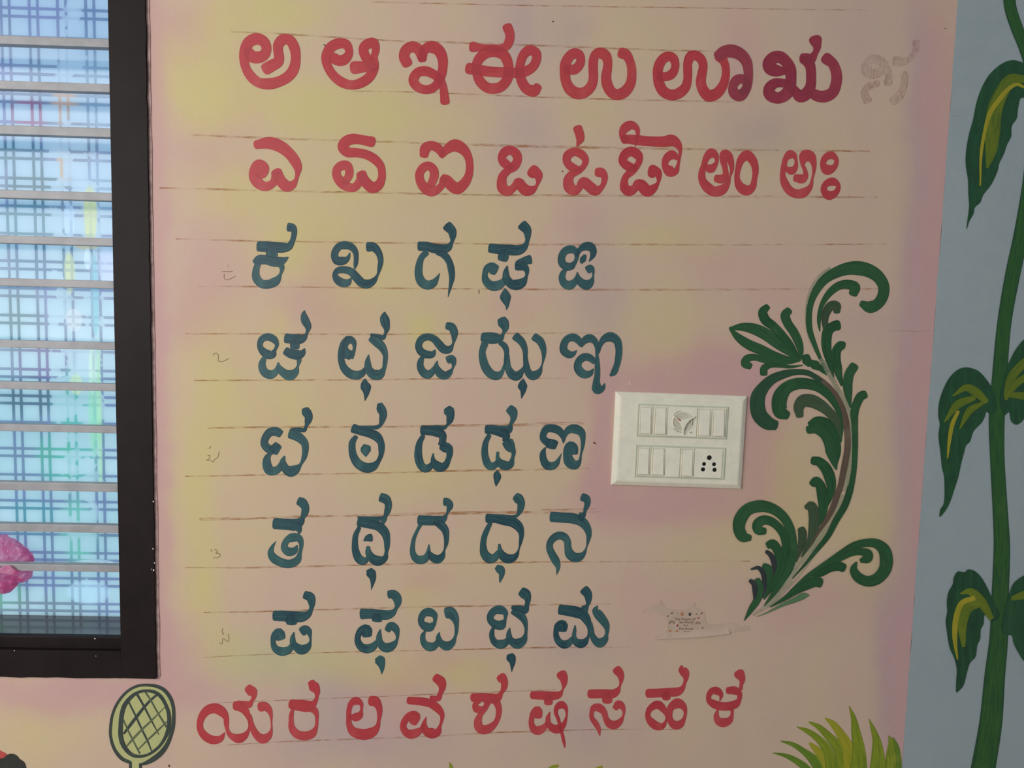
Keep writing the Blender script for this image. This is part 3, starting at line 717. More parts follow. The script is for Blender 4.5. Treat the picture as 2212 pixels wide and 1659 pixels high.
SCROLL = '''
C 1560 550 5.821
S highlight H
1300,1440,40 1200,1250,44 1105,1060,40 1062,900,32 1058,700,32 1078,540,32 1140,380,36 1230,260,36 1350,170,28
S highlight H
1260,1340,50 1330,1480,60 1400,1590,60 1470,1720,50
S spray_curl G
1330,1480,25 1240,1320,40 1160,1130,60 1100,950,75 1090,780,75 1110,620,78 1170,470,95 1280,320,115 1420,230,135 1570,178,158 1700,170,178 1850,205,170 1970,290,152 2030,410,142 2010,540,140 1940,630,138 1850,658,150 1760,620,85
S inner_curl G
1225,960,15 1215,830,48 1235,680,52 1290,560,72 1370,460,92 1470,390,105 1580,375,118 1670,410,128 1650,480,115
S leaf M
1300,960,60 1290,800,92 1310,720,108 1370,640,112 1430,650,128 1440,710,85
S leaf G
1400,1540,15 1340,1330,80 1312,1180,118 1310,1050,128 1330,960,128 1400,900,122 1440,890,132
S leaf G
1500,1640,30 1450,1440,112 1425,1300,122 1440,1200,115 1490,1140,110 1510,1142,105
S petal G
100,930,40 250,910,100 400,935,138 550,1005,150 700,1110,150 830,1210,110 960,1310,35
S petal G
100,935,30 200,1040,95 330,1130,125 480,1195,128 650,1270,110 800,1305,70 960,1320,30
S petal G
560,660,78 510,720,112 540,820,122 640,900,112 760,1030,112 860,1150,90 960,1300,28
S petal G
830,710,95 790,760,115 820,860,112 900,980,112 960,1110,102 985,1220,70 985,1310,28
S petal G
340,1400,85 290,1370,112 310,1310,98 400,1290,85 550,1330,78 700,1360,60 880,1350,40 980,1330,20
S petal G
520,1490,92 525,1430,92 600,1390,72 720,1395,52 850,1410,40 1010,1392,12
S bead G
1050,1290,100 1065,1340,115 1090,1385,60
S bead G
1130,1370,95 1170,1390,118 1210,1420,80
S bead G
1225,1415,70 1270,1460,65 1315,1515,12
C 1560 770 5.821
S highlight H
1240,40,40 1330,200,60 1440,390,55 1550,590,50 1610,780,50 1630,1000,44 1620,1250,50 1580,1500,54 1540,1680,56
S leaf G
1610,640,15 1580,450,105 1575,320,122 1600,210,118 1650,130,115
S long_stem G
1600,1720,70 1625,1600,72 1655,1400,68 1668,1100,72 1662,850,82 1660,700,102 1690,590,108 1740,500,112 1780,480,105
S main_stem W
1080,205,60 1220,290,72 1360,420,85 1470,580,85 1535,760,85 1570,950,78 1572,1150,78 1540,1350,80 1490,1600,72 1470,1680,72
S spray_curl D
650,860,130 570,835,175 470,740,190 440,620,188 450,500,178 515,390,145 620,290,122 770,225,102 930,195,75 1080,210,70 1230,300,50
S inner_curl G
800,735,115 735,700,175 712,610,185 730,500,185 800,400,155 920,345,145 1060,342,138 1200,380,128 1320,470,108 1410,590,82 1470,720,60 1495,900,45 1490,1080,12
S inner_curl M
970,735,95 960,640,132 1010,560,155 1110,557,165 1220,605,150 1330,690,122 1420,800,112 1460,920,65 1475,1040,10
S leaf G
1090,920,102 1180,905,132 1290,970,150 1350,1080,152 1375,1200,148 1405,1320,90 1430,1420,20
S leaf G
1110,850,80 1190,800,92 1300,830,112 1400,930,95 1440,1060,82 1455,1200,65 1440,1350,15
C 1720 860 5.183
S leaf G
195,700,95 250,710,105 330,790,122 375,900,122 390,1000,95 372,1120,50 352,1200,12
S leaf G
185,955,85 220,920,88 270,990,112 292,1100,122 300,1200,108 280,1320,80 255,1420,20
C 1570 1060 5.821
S highlight H
1440,60,50 1350,300,70 1220,520,100 1060,760,130 880,1000,140 700,1220,110 520,1420,70 330,1560,20
S leaf M
1000,205,65 1055,185,112 1092,300,135 1090,450,132 1060,600,102 1000,720,60 935,830,15
S leaf M
935,490,95 945,520,108 940,640,95 910,750,70 868,890,15
S main_stem W
1420,-40,72 1395,20,74 1340,180,74 1270,330,62 1150,520,32 1000,760,6
S long_stem G
1550,-40,82 1535,20,85 1480,180,85 1370,370,80 1270,560,70 1130,740,55 1000,900,35 820,1100,10
S spray_curl G
275,590,85 200,575,140 150,480,148 165,360,160 260,235,150 420,192,150 570,225,132 700,320,120 790,470,110 830,650,92 830,800,85 780,970,102 690,1120,92 590,1280,60 470,1440,15
S inner_curl G
460,505,90 390,495,112 380,425,122 440,372,120 530,375,112 630,440,105 710,550,105 740,700,105 710,870,115 640,1050,115 560,1200,80 465,1360,15
S leaf G
525,680,95 570,665,115 630,740,115 665,860,115 640,1000,122 570,1150,95 495,1310,25
S leaf K
500,765,50 550,810,62 590,900,72 590,1000,52 555,1130,10
S leaf G
470,945,75 510,970,95 530,1050,85 500,1200,65 455,1340,15
S leaf K
305,985,22 390,967,48 450,1030,60 470,1130,62 475,1250,42 448,1350,8
S leaf G
380,1125,75 400,1180,95 400,1280,105 370,1380,92 300,1490,70 215,1630,8
S leaf K
295,1130,50 340,1170,72 350,1260,62 342,1360,25
S spray_curl G
1622,900,25 1590,985,92 1640,1080,125 1760,1135,132 1880,1105,142 1980,990,155 2000,860,162 1970,740,150 1880,665,122 1750,653,104 1600,690,100 1450,780,90 1300,880,80 1150,980,70 1000,1080,50 790,1260,15
S inner_curl G
1690,875,60 1760,845,125 1770,790,112 1690,765,92 1570,782,72 1430,850,60 1300,920,40 1150,1000,12
S leaf G
1450,962,112 1400,945,115 1290,970,102 1180,1030,92 1100,1080,50 940,1190,12
S leaf G
1155,1150,125 1100,1140,132 1000,1180,122 880,1240,102 740,1340,60 540,1460,10
S leaf P
1030,1310,10 970,1315,72 850,1370,62 700,1430,40 500,1530,15 370,1580,4
'''
VINE = '''
C 0 0 1
S stem T
2178,-30,26 2181,15,26 2195,60,26 2213,105,26 2228,150,30 2235,250,32 2226,377,32 2206,500,32 2185,600,32 2168,700,30 2157,830,33 2152,900,34 2153,985,31 2161,1130,33 2163,1180,35 2159,1296,37 2156,1382,40 2148,1457,44 2139,1561,49 2120,1675,53
C 2020 0 3.318
O leaf V
690,470 637,455 560,433 490,450 400,520 340,610 295,730 268,860 240,960 218,1090 216,1180 232,1290 235,1390 240,1480 228,1580 222,1645 240,1590 272,1530 280,1490 320,1450 340,1400 400,1320 445,1220 455,1175 490,1100 510,1040 540,980 545,905 580,850 590,780 610,705 640,700 690,660
K streak Y1
620,570,60 540,575,85 470,670,100 420,800,110 405,950,110 395,1080,85 370,1200,20
K streak Y2
637,630,18 580,608,24 520,640,30 450,720,34 390,810,34 350,950,26 325,1100,22 318,1330,10
C 1990 700 3.858
O leaf V
620,700 600,560 575,515 530,450 470,390 430,372 370,360 310,375 240,435 190,520 150,630 138,720 140,780 150,830 140,930 155,1060 170,1200 185,1260 190,1340 182,1500 155,1545 150,1605 200,1550 240,1470 270,1380 305,1270 330,1150 355,1060 370,1010 400,980 430,895 470,850 500,820 525,770 540,730 580,760
K streak Y1
530,640,50 440,560,75 370,530,60 260,595,15
K streak Y1
430,615,45 300,670,70 190,810,12
K streak Y1
500,660,30 400,720,60 315,870,12
K streak Y2
300,730,28 255,830,36 230,960,30 213,1115,10
O leaf V
650,640 700,390 740,290 790,200 857,125 950,90 1000,400 960,800 860,780 830,815 785,838 745,810 725,730 690,760
K streak Y1
688,600,18 740,450,70 857,320,75 940,260,60
K streak Y1
700,620,30 780,500,60 880,430,55
K streak Y1
750,590,50 880,600,75
C 1990 1180 3.463
O leaf V
580,520 530,400 490,310 440,225 390,180 345,172 320,192 270,187 240,230 232,280 200,340 188,410 190,490 180,550 190,650 210,760 245,840 262,920 258,1010 260,1090 285,1070 310,1040 340,930 360,870 400,825 415,735 435,690 440,620 460,580 470,510 490,515 522,565
K streak Y1
515,530,40 440,410,75 360,335,55 290,350,12
K streak Y1
430,420,60 340,450,95 300,560,80 310,740,30
K streak Y2
385,385,36 300,420,42 255,530,42 245,680,36 265,840,10
O leaf V
600,640 660,330 690,270 769,215 850,200 900,500 860,900 769,860 720,790 685,720 672,665 640,660
K streak Y1
680,385,35 769,360,65 840,350,60
'''
RACKET = '''
C 210 1459 8.295
F frame Q
770,1590 580,1560 450,1490 350,1380 280,1240 240,1060 245,900 270,730 330,560 430,400 560,270 700,195 800,170 900,170 1060,190 1200,260 1310,400 1365,560 1378,750 1370,920 1330,1060 1260,1230 1150,1380 1000,1500 850,1570
K rim_line X
590,1555,60 450,1490,65 350,1380,60 280,1240,55 240,1060,50 245,900,52 270,730,48 330,560,48 430,400,48 560,270,48 700,195,48 800,172,48 900,170,50 1060,190,58 1200,260,62 1310,400,62 1362,560,58 1372,750,58 1362,920,58 1325,1060,60 1255,1230,75 1150,1380,90 1000,1500,90 850,1575,60 770,1592,30
K rim_line X
880,272,50 1020,292,60 1130,362,65 1220,500,60 1280,660,68 1295,830,75 1275,980,80 1220,1110,60 1130,1250,50 1020,1350,50 900,1420,45 760,1448,55 640,1425,65 540,1345,75 460,1220,85 425,1080,85 425,900,80 440,720,80 490,540,80 575,420,72 680,330,60 780,285,50 880,272,50
S string X
1090,330,38 960,440,45 840,570,52 700,750,58 585,900,55 485,1035,40
S string X
565,470,30 700,740,36 800,960,36 900,1160,36 975,1345,22
S string X
720,340,45 840,550,38 970,800,30 1110,1060,14
S string Z
870,300,35 960,440,32 1090,670,32 1240,915,40
S string Z
470,790,28 550,970,30 640,1150,32 765,1395,30
S string Z
540,1255,25 640,1140,42 800,970,40 960,820,32 1220,560,14
S string Z
750,1310,22 900,1160,30 1060,1010,35 1255,820,20
F handle Q
600,1540 780,1560 780,1720 600,1720
K edge_line X
600,1555,48 600,1720,52
K edge_line X
775,1585,46 782,1720,46
'''
GRASS = '''
C 1650 1500 6.506
S blade g
125,822,8 300,858,55 450,930,85 600,1040,100 660,1110,80
S blade g
235,655,12 400,700,60 560,800,85 700,925,135 810,1110,150
S blade y
650,690,40 780,820,120 860,950,120 900,1110,120
S blade h
465,455,12 620,520,70 780,640,100 900,800,135 960,1110,190
S blade h
640,390,22 760,450,70 900,580,112 1050,760,155 1150,1110,210
S blade y
865,335,22 960,405,82 1080,560,122 1180,760,165 1220,1110,210
S blade h
1197,165,8 1255,320,68 1290,520,122 1330,780,180 1330,1110,260
S blade h
1478,345,8 1530,480,62 1580,640,112 1600,850,180 1600,1110,250
S blade h
1755,580,15 1790,680,85 1800,850,170 1800,1110,230
S blade g
1812,600,12 1862,730,60 1890,900,75 1890,1110,90
C 0 0 1
S blade h
971,1647,1.5 974,1656,7 976,1668,11
S blade h
1203,1655,5 1192,1657,6 1183,1664,7
S blade y
1299,1656,4 1290,1660,6 1284,1668,7
'''
MOTIF = '''
C 0 1560 16.754
O coloured_patch r
-60,960 0,1010 60,1050 140,1085 240,1140 280,1240 150,1320 0,1340 -300,1345 -300,960
O black_shape k
-300,1310 0,1308 140,1285 180,1240 240,1190 330,1150 420,1135 520,1155 620,1210 680,1275 720,1330 830,1400 900,1470 940,1580 940,1800 -300,1800
'''

# ------------------------------------------------------------------ the painted wall
def project(x, y, z):
    p = rvec * x + nvec * (DIST + y) + dvec * (ZCAM - z)
    return CX + FPX * p.x / p.z, CY + FPX * p.y / p.z


X_CORNER = sum(W(px, py)[0] for px, py in ((2070, 0), (2033.5, 500), (2020, 700), (1990, 1110), (1959, 1500), (1945, 1659))) / 6
WIN_R = W(278, 700)[0]                 # opening behind the frame
WIN_B = W(150, 1420)[1]
WIN_L, WIN_T = WIN_R - 0.86, 2.36

BLOBS = [  # patches of sponged paint: photo x, y, radii, strength, hue (y yellow, p pink, l lavender, g green)
    (590, 20, 130, 60, 1.0, 'y'), (470, 150, 70, 110, .8, 'y'), (430, 210, 60, 60, .6, 'y'), (650, 230, 190, 60, .75, 'y'), (860, 260, 190, 70, .6, 'y'),
    (760, 400, 260, 70, .65, 'y'), (380, 150, 40, 60, .4, 'y'), (500, 420, 80, 60, .6, 'y'), (640, 520, 90, 60, .8, 'y'), (800, 600, 150, 110, .75, 'y'),
    (460, 820, 60, 160, .7, 'y'), (430, 1080, 50, 150, .8, 'y'), (440, 1270, 50, 80, .7, 'y'), (560, 900, 90, 160, .45, 'y'), (700, 880, 110, 110, .5, 'y'),
    (870, 1040, 130, 50, .6, 'y'), (920, 720, 40, 40, .7, 'y'), (1020, 560, 40, 90, .55, 'y'), (1090, 520, 70, 50, .4, 'y'), (1350, 80, 150, 80, .35, 'y'),
    (1280, 240, 60, 50, .5, 'y'), (1440, 520, 110, 40, .7, 'y'), (1430, 700, 110, 80, .55, 'y'), (1620, 350, 160, 90, .3, 'y'), (1700, 1020, 60, 110, .75, 'y'),
    (1720, 1120, 160, 60, .55, 'y'), (1880, 1210, 60, 90, .75, 'y'), (1560, 1190, 120, 70, .4, 'y'), (1080, 1020, 180, 60, .4, 'y'), (1060, 1220, 160, 70, .4, 'y'),
    (590, 1430, 120, 50, .7, 'g'), (800, 1440, 150, 40, .6, 'y'), (480, 1400, 60, 50, .6, 'y'), (1000, 1450, 60, 30, .7, 'y'), (900, 1300, 40, 40, .6, 'y'),
    (60, 1590, 120, 60, .5, 'y'), (560, 1170, 80, 50, .3, 'y'), (1150, 700, 90, 60, .3, 'y'), (1840, 900, 90, 160, .15, 'y'), (1100, 460, 110, 40, .3, 'y'),
    (330, 300, 28, 500, 1.0, 'p'), (345, 1100, 22, 400, 1.0, 'p'), (390, 60, 60, 60, .7, 'p'), (430, 330, 80, 60, .6, 'p'), (455, 590, 60, 110, .75, 'p'),
    (400, 690, 60, 60, .6, 'p'), (650, 650, 70, 50, .7, 'p'), (720, 580, 60, 60, .5, 'p'), (1010, 170, 60, 60, .35, 'p'), (1120, 60, 60, 120, .75, 'l'),
    (1230, 70, 40, 80, .55, 'l'), (1150, 280, 60, 60, .5, 'l'), (1100, 350, 80, 60, .35, 'l'), (1600, 120, 60, 90, .6, 'p'), (1640, 290, 80, 50, .75, 'l'),
    (1850, 60, 120, 120, .35, 'l'), (1290, 620, 60, 140, .75, 'l'), (1090, 660, 70, 50, .35, 'p'), (1250, 480, 60, 50, .45, 'p'), (1540, 570, 90, 60, .4, 'p'),
    (1480, 820, 160, 50, 1.0, 'p'), (1640, 900, 60, 130, .95, 'p'), (1300, 880, 26, 90, .9, 'p'), (1290, 1010, 30, 60, .9, 'p'), (1480, 1090, 180, 40, 1.0, 'p'),
    (1290, 1060, 40, 40, .9, 'p'), (1640, 1040, 30, 60, .8, 'p'), (1540, 780, 60, 60, .6, 'p'), (1700, 640, 70, 80, .35, 'p'), (1870, 700, 80, 60, .4, 'l'),
    (2030, 400, 46, 420, 1.0, 'p'), (2000, 1000, 44, 400, 1.0, 'p'), (1960, 1450, 44, 200, 1.0, 'p'), (1985, 400, 30, 420, .7, 'l'), (1960, 1000, 30, 400, .7, 'l'), (1920, 1450, 30, 200, .7, 'l'), (1960, 1300, 70, 80, .6, 'l'), (1760, 1300, 130, 70, .5, 'p'),
    (150, 1500, 240, 34, 1.0, 'p'), (360, 1420, 60, 70, .75, 'p'), (720, 1520, 70, 60, .8, 'l'), (700, 1610, 130, 50, .7, 'l'), (860, 1500, 80, 70, .7, 'p'),
    (900, 1600, 120, 60, .45, 'l'), (960, 1430, 50, 30, .6, 'p'), (1240, 1400, 90, 50, .6, 'l'), (1250, 1580, 110, 70, .6, 'l'), (930, 1260, 40, 30, .5, 'p'),
    (590, 960, 40, 60, .4, 'p'), (760, 680, 60, 40, .4, 'p'), (1440, 1300, 180, 80, .35, 'p'), (420, 1500, 80, 60, .3, 'p'), (600, 720, 30, 40, .5, 'y'),
]
HUE = {'b': (210, 184, 162), 'y': (210, 196, 132), 'p': (204, 160, 162), 'l': (188, 162, 170), 'g': (188, 194, 146)}


def wall_rgb(px, py):
    wx = px + 20 * noise.noise((px / 90.0, py / 150.0, 1.7)) + 9 * noise.noise((px / 38.0, py / 38.0, 8.1))
    wy = py + 26 * noise.noise((px / 120.0, py / 120.0, 5.3)) + 9 * noise.noise((px / 38.0, py / 38.0, 3.9))
    acc = {'y': 0.0, 'p': 0.0, 'l': 0.0, 'g': 0.0}
    for bx, by, sx, sy, a, h in BLOBS:
        d = ((wx - bx) / sx) ** 2 + ((wy - by) / sy) ** 2
        if d < 6.0:
            if h == 'y': a *= 0.62 if bx > 1000 else 0.85
            elif a < 0.9: a *= 0.72
            acc[h] += a * math.exp(-0.9 * d)
    n = noise.noise((px / 95.0, py / 420.0, 11.0)) * 0.45 + noise.noise((px / 60.0, py / 90.0, 21.0)) * 0.22
    acc['p'] += max(0.0, n) * 0.40
    acc['y'] += max(0.0, -n) * 0.34
    tot = sum(acc.values())
    wb = max(0.25, 1.0 - tot)
    s = tot + wb
    c = [HUE['b'][i] * wb + sum(HUE[h][i] * acc[h] for h in acc) for i in range(3)]
    return [v / s for v in c]


def ramp(a, b, n): return [a + (b - a) * i / n for i in range(n + 1)]


def grid_wall(name, xs, zs, hole, col, mat, thickness=0.14):
    bm = bmesh.new()
    cl = bm.loops.layers.float_color.new('paint')
    vs = {}
    rgb = {}
    for i, x in enumerate(xs):
        for j, z in enumerate(zs):
            vs[i, j] = bm.verts.new((x, 0, z)); rgb[vs[i, j]] = col(x, z)
    for i in range(len(xs) - 1):
        for j in range(len(zs) - 1):
            mx, mz = (xs[i] + xs[i + 1]) / 2, (zs[j] + zs[j + 1]) / 2
            if hole and hole[0] < mx < hole[1] and hole[2] < mz < hole[3]: continue
            f = bm.faces.new((vs[i, j], vs[i + 1, j], vs[i + 1, j + 1], vs[i, j + 1]))
            for lp in f.loops: lp[cl] = rgb[lp.vert]
    loose = [v for v in bm.verts if not v.link_faces]
    bmesh.ops.delete(bm, geom=loose, context='VERTS')
    # sides and back of the masonry
    be = [e for e in bm.edges if len(e.link_faces) == 1]
    back = {}
    for e in be:
        lp = e.link_loops[0]
        a, b = lp.vert, lp.link_loop_next.vert
        for v in (a, b):
            if v not in back: back[v] = bm.verts.new((v.co.x, thickness, v.co.z))
        f = bm.faces.new((b, a, back[a], back[b]))
        for l2 in f.loops: l2[cl] = lp[cl]
    me = bpy.data.meshes.new(name); bm.to_mesh(me); bm.free()
    return link(name, me, mat)


def wall_material(name):
    t = NT(name, 0.62, 0.25)
    at = t.node('ShaderNodeAttribute', attribute_name='paint').outputs['Color']
    v = t.obj()
    fine = t.noise(v, 420.0, 3.0, 0.7)
    mid = t.noise(v, 34.0, 3.0)
    c = t.mix(t.step(fine, 0.2, 0.8, 0.0, 0.10), at, (0.16, 0.12, 0.10, 1))
    c = t.mix(t.step(mid, 0.4, 0.8, 0.0, 0.10), c, (0.62, 0.50, 0.42, 1))
    t.colour(c)
    t.bump(t.math('ADD', fine, t.math('MULTIPLY', mid, 0.6)), 0.18, 0.0012)
    return t.m


M['wall'] = wall_material('sponged_wall_paint')
M['wall_blue'] = wall_material('pale_blue_wall_paint')

xs = [-2.4, WIN_L - 0.02, WIN_L] + ramp(W(-40, 700)[0], WIN_R, 50)[0:] + ramp(WIN_R, X_CORNER, 300)[1:]
xs = sorted(set(round(x, 5) for x in xs))
zlo = W(1100, 1730)[1]; zhi = W(1100, -60)[1]
zs = sorted(set(round(z, 5) for z in [0.0, 0.35] + ramp(zlo, WIN_B, 52) + ramp(WIN_B, zhi, 190)[1:] + [WIN_T, 2.9]))
def back_col(x, z):
    px, py = project(x, 0, z)
    if -300 < px < 2400 and -200 < py < 1850:
        return lin(wall_rgb(px, py))
    return lin(HUE['b'])
wall_back = tag(grid_wall('wall_back', xs, zs, (WIN_L, WIN_R, WIN_B, WIN_T), back_col, M['wall']), 'pink and yellow sponged wall carrying the painted alphabet', kind='structure')

def blue_col(x, z):
    n = noise.noise((x * 7, z * 5, 2.0)) * 0.5 + noise.noise((x * 22, z * 18, 4.0)) * 0.25
    return lin((158 + 7 * n, 172 + 7 * n, 178 + 6 * n))
bxs = [X_CORNER] + ramp(X_CORNER + 0.02, X_CORNER + 0.30, 20) + [X_CORNER + 0.9]
wall_right = tag(grid_wall('wall_right', bxs, sorted(set(round(z, 5) for z in [0.0] + ramp(zlo, zhi, 90) + [2.9])), None, blue_col, M['wall_blue']), 'pale blue wall strip beside the pink painted wall', kind='structure')
for v in wall_right.data.vertices:         # the hand-cut paint edge
    if abs(v.co.x - X_CORNER) < 1e-4 and v.co.y < 0.01:
        v.co.x += 0.0016 * noise.noise((0, 0, v.co.z * 14)) + 0.0008 * noise.noise((3, 0, v.co.z * 60))
    if v.co.y < 0.01: v.co.y -= 0.0007

fl = MB(); fl.box(-2.6, 2.6, -4.2, 0.14, -0.1, 0.0)
tag(fl.build('floor', plain('floor_tile', lin((176, 168, 156)), 0.5), None), 'plain pale floor', kind='structure')

# ------------------------------------------------------------------ ruled guide lines, parts of the wall
def line_material():
    t = NT('brown_ruled_line', 0.7, 0.1)
    v = t.obj()
    m1 = t.noise(t.mapping(v, (16.0, 1.0, 60.0)), 1.0, 3.0, 0.7)
    m2 = t.noise(t.mapping(v, (60.0, 1.0, 700.0)), 1.0, 2.0, 0.7)
    t.colour(lin((176, 120, 74)))
    a = t.math('MULTIPLY', t.step(m1, 0.38, 0.70, 0.06, 0.85), t.step(m2, 0.30, 0.66, 0.12, 0.95))
    t.put(t.b.inputs['Alpha'], a)
    return t.m
M['line'] = line_material()
LINES = [
    [(800, 4, 3), (1150, 12, 3), (1500, 17, 3), (1875, 22, 3)],
    [(500, 69, 4), (600, 73, 5), (850, 88, 4), (990, 92, 5), (1180, 99, 5), (1390, 107, 4), (1550, 111, 4)],
    [(760, 197, 3), (850, 198, 3), (1000, 203, 3), (1180, 210, 4), (1380, 216, 4), (1600, 220, 4)],
    [(412, 292, 4), (520, 296, 5), (690, 302, 5), (860, 307, 5), (1000, 312, 6), (1190, 317, 7), (1490, 322, 6), (1640, 324, 6), (1878, 327, 4)],
    [(345, 406, 4), (520, 410, 5), (690, 414, 5), (860, 417, 5), (1040, 421, 5), (1190, 422, 6), (1490, 424, 6), (1700, 425, 6), (1895, 426, 4)],
    [(380, 516, 3), (530, 520, 4), (660, 522, 4), (870, 525, 4), (1000, 526, 4), (1140, 528, 5), (1360, 528, 5), (1600, 529, 4), (1915, 527, 3)],
    [(430, 619, 3), (530, 619, 4), (660, 620, 4), (870, 623, 4), (1030, 624, 4), (1190, 625, 5), (1360, 626, 5), (1600, 625, 5), (1740, 624, 5), (1900, 624, 4)],
    [(400, 721, 3), (540, 721, 3), (800, 722, 4), (1000, 721, 4), (1190, 720, 4), (1300, 719, 3)],
    [(420, 822, 3), (600, 821, 4), (800, 820, 4), (1000, 818, 4), (1225, 817, 3)],
    [(450, 925, 3), (540, 923, 5), (700, 922, 5), (870, 921, 5), (1010, 919, 6), (1120, 918, 7), (1200, 917, 6), (1262, 916, 5)],
    [(1150, 914, 2), (1200, 912.5, 4), (1258, 912, 3)],
    [(400, 1029, 3), (560, 1026, 4), (750, 1023, 4), (870, 1020, 4), (1000, 1017, 5), (1120, 1015, 5), (1275, 1012, 4)],
    [(432, 1122, 8), (470, 1121, 7), (550, 1120, 5), (640, 1116, 6), (770, 1114, 6), (870, 1111, 7), (1020, 1108, 8), (1130, 1107, 7), (1298, 1106, 4)],
    [(1170, 1101, 4), (1235, 1100, 5), (1285, 1099, 3)],
    [(400, 1226, 3), (550, 1226, 4), (760, 1221, 4), (870, 1218, 5), (1030, 1216, 5), (1190, 1214, 4), (1400, 1213, 3), (1620, 1212, 2)],
    [(440, 1323, 3), (560, 1321, 4), (700, 1317, 4), (900, 1311, 4), (1050, 1309, 4), (1200, 1306, 4), (1320, 1305, 4)],
    [(440, 1420, 2), (560, 1414, 3), (760, 1408, 3), (1000, 1403, 3), (1170, 1399, 4), (1360, 1398, 3)],
    [(470, 1518, 2), (600, 1513, 3), (800, 1505, 2.5), (1000, 1497, 2.5), (1200, 1490, 2)],
    [(450, 1612, 2), (600, 1603, 3), (720, 1598, 3.5), (870, 1593, 3.5), (1080, 1582, 3.5), (1150, 1580, 3), (1290, 1576, 3), (1480, 1576, 2)],
]
for k, pts in enumerate(LINES):
    c = Canvas(); c.stroke([(a, b, w * 0.85) for a, b, w in pts], cap=0.3, step=14)
    o = c.build('guide_line', M['line'], None, lift=0.0002, thick=0.0001)
    o.parent = wall_back; tag(o, 'thin broken brown ruled line')

# faint scuffs and flecks on the plaster
M['fleck'] = plain('white_chip', lin((232, 222, 214)), 0.8, 0.2)
M['speck'] = plain('dark_speck', lin((84, 58, 48)), 0.8, 0.2)
for pts, m, n in (
    ([(1360, 823, 1.5), (1361, 832, 1.5)], 'fleck', 'chipped_fleck'), ([(1034, 626, 1.3), (1035, 634, 1.6)], 'speck', 'dark_speck'),
    ([(2042, 61, 2.2), (2042, 62.5, 2.2)], 'speck', 'dark_speck'), ([(365, 1653, 3), (366, 1655.5, 3)], 'speck', 'dark_speck'),
    ([(1194, 46, 2.5), (1196, 48, 2)], 'speck', 'dark_speck'), ([(700, 97, 2.5), (703, 98.5, 2)], 'speck', 'dark_speck'),
    ([(1283, 956, 3), (1287, 959, 2)], 'speck', 'dark_speck'), ([(1214, 369, 2), (1216, 371, 2)], 'speck', 'dark_speck')):
    c = Canvas(); c.stroke(pts, cap=0.9, step=3)
    o = c.build(n, M[m], None, lift=0.0004, thick=0.0003); o.parent = wall_back
c = Canvas(); c.stroke([(1930, 715, 1.2), (1960, 714.5, 1.4), (1985, 715.5, 1.4), (2012, 714, 1.0)], cap=0.2)
o = c.build('hairline_crack', M['line'], None, lift=0.0003, thick=0.0002); o.parent = wall_back
c = Canvas(); c.stroke([(2056, 251, .9), (2072, 250.5, 1.1), (2092, 251.5, .8)], cap=0.2)
o = c.build('hairline_crack', M['line'], None, lift=0.0012, thick=0.0003); o.parent = wall_right

M['pencil'] = plain('faint_pencil', lin((140, 120, 92)), 0.8, 0.1)
for ox_, oy_, sc_, groups in (
        (400, 540, 3.6625, ([(290, 172), (375, 170)], [(310, 190), (308, 215), (320, 235), (345, 233), (398, 208)], [(338, 122), (343, 130)])),
        (400, 540, 3.6625, ([(220, 832), (240, 815), (262, 830), (263, 878), (300, 880), (345, 858)],)),
        (400, 940, 3.4, ([(165, 150), (181, 150), (175, 175), (155, 183), (190, 187), (202, 198), (215, 180), (240, 160), (250, 120)], [(175, 100), (190, 82)])),
        (400, 940, 3.4, ([(215, 840), (237, 850), (225, 868), (250, 868), (256, 888), (235, 900), (205, 902)], [(190, 840), (195, 856)])),
        (400, 1330, 7.93, ([(648, 215), (632, 275), (660, 308), (642, 320)], [(745, 310), (740, 440), (642, 390), (638, 470), (612, 482), (594, 462)]))):
    c = Canvas()
    for g in groups: c.stroke([(ox_ + a / sc_, oy_ + b / sc_, 1.3) for a, b in g], cap=0.5, step=2)
    o = c.build('pencil_mark', M['pencil'], None, lift=0.0003, thick=0.0002); o.parent = wall_back; tag(o, 'faint pencil scribble in the left margin')
M['plaster'] = plain('bare_plaster_edge', lin((188, 158, 154)), 0.8, 0.2, 0.12, 60, bump=0.5)
c = Canvas(); c.stroke([(319.5 + 23 * y / 1460.0 + 1.5 * noise.noise((y * 0.013, 2, 0)), y, 7 + 3 * noise.noise((y * 0.021, 5, 1))) for y in range(-40, 1461, 30)], cap=0.3, step=8)
o = c.build('plaster_edge', M['plaster'], None, lift=0.0014, thick=0.0014); o.parent = wall_back; tag(o, 'rough plaster seam beside the window frame')

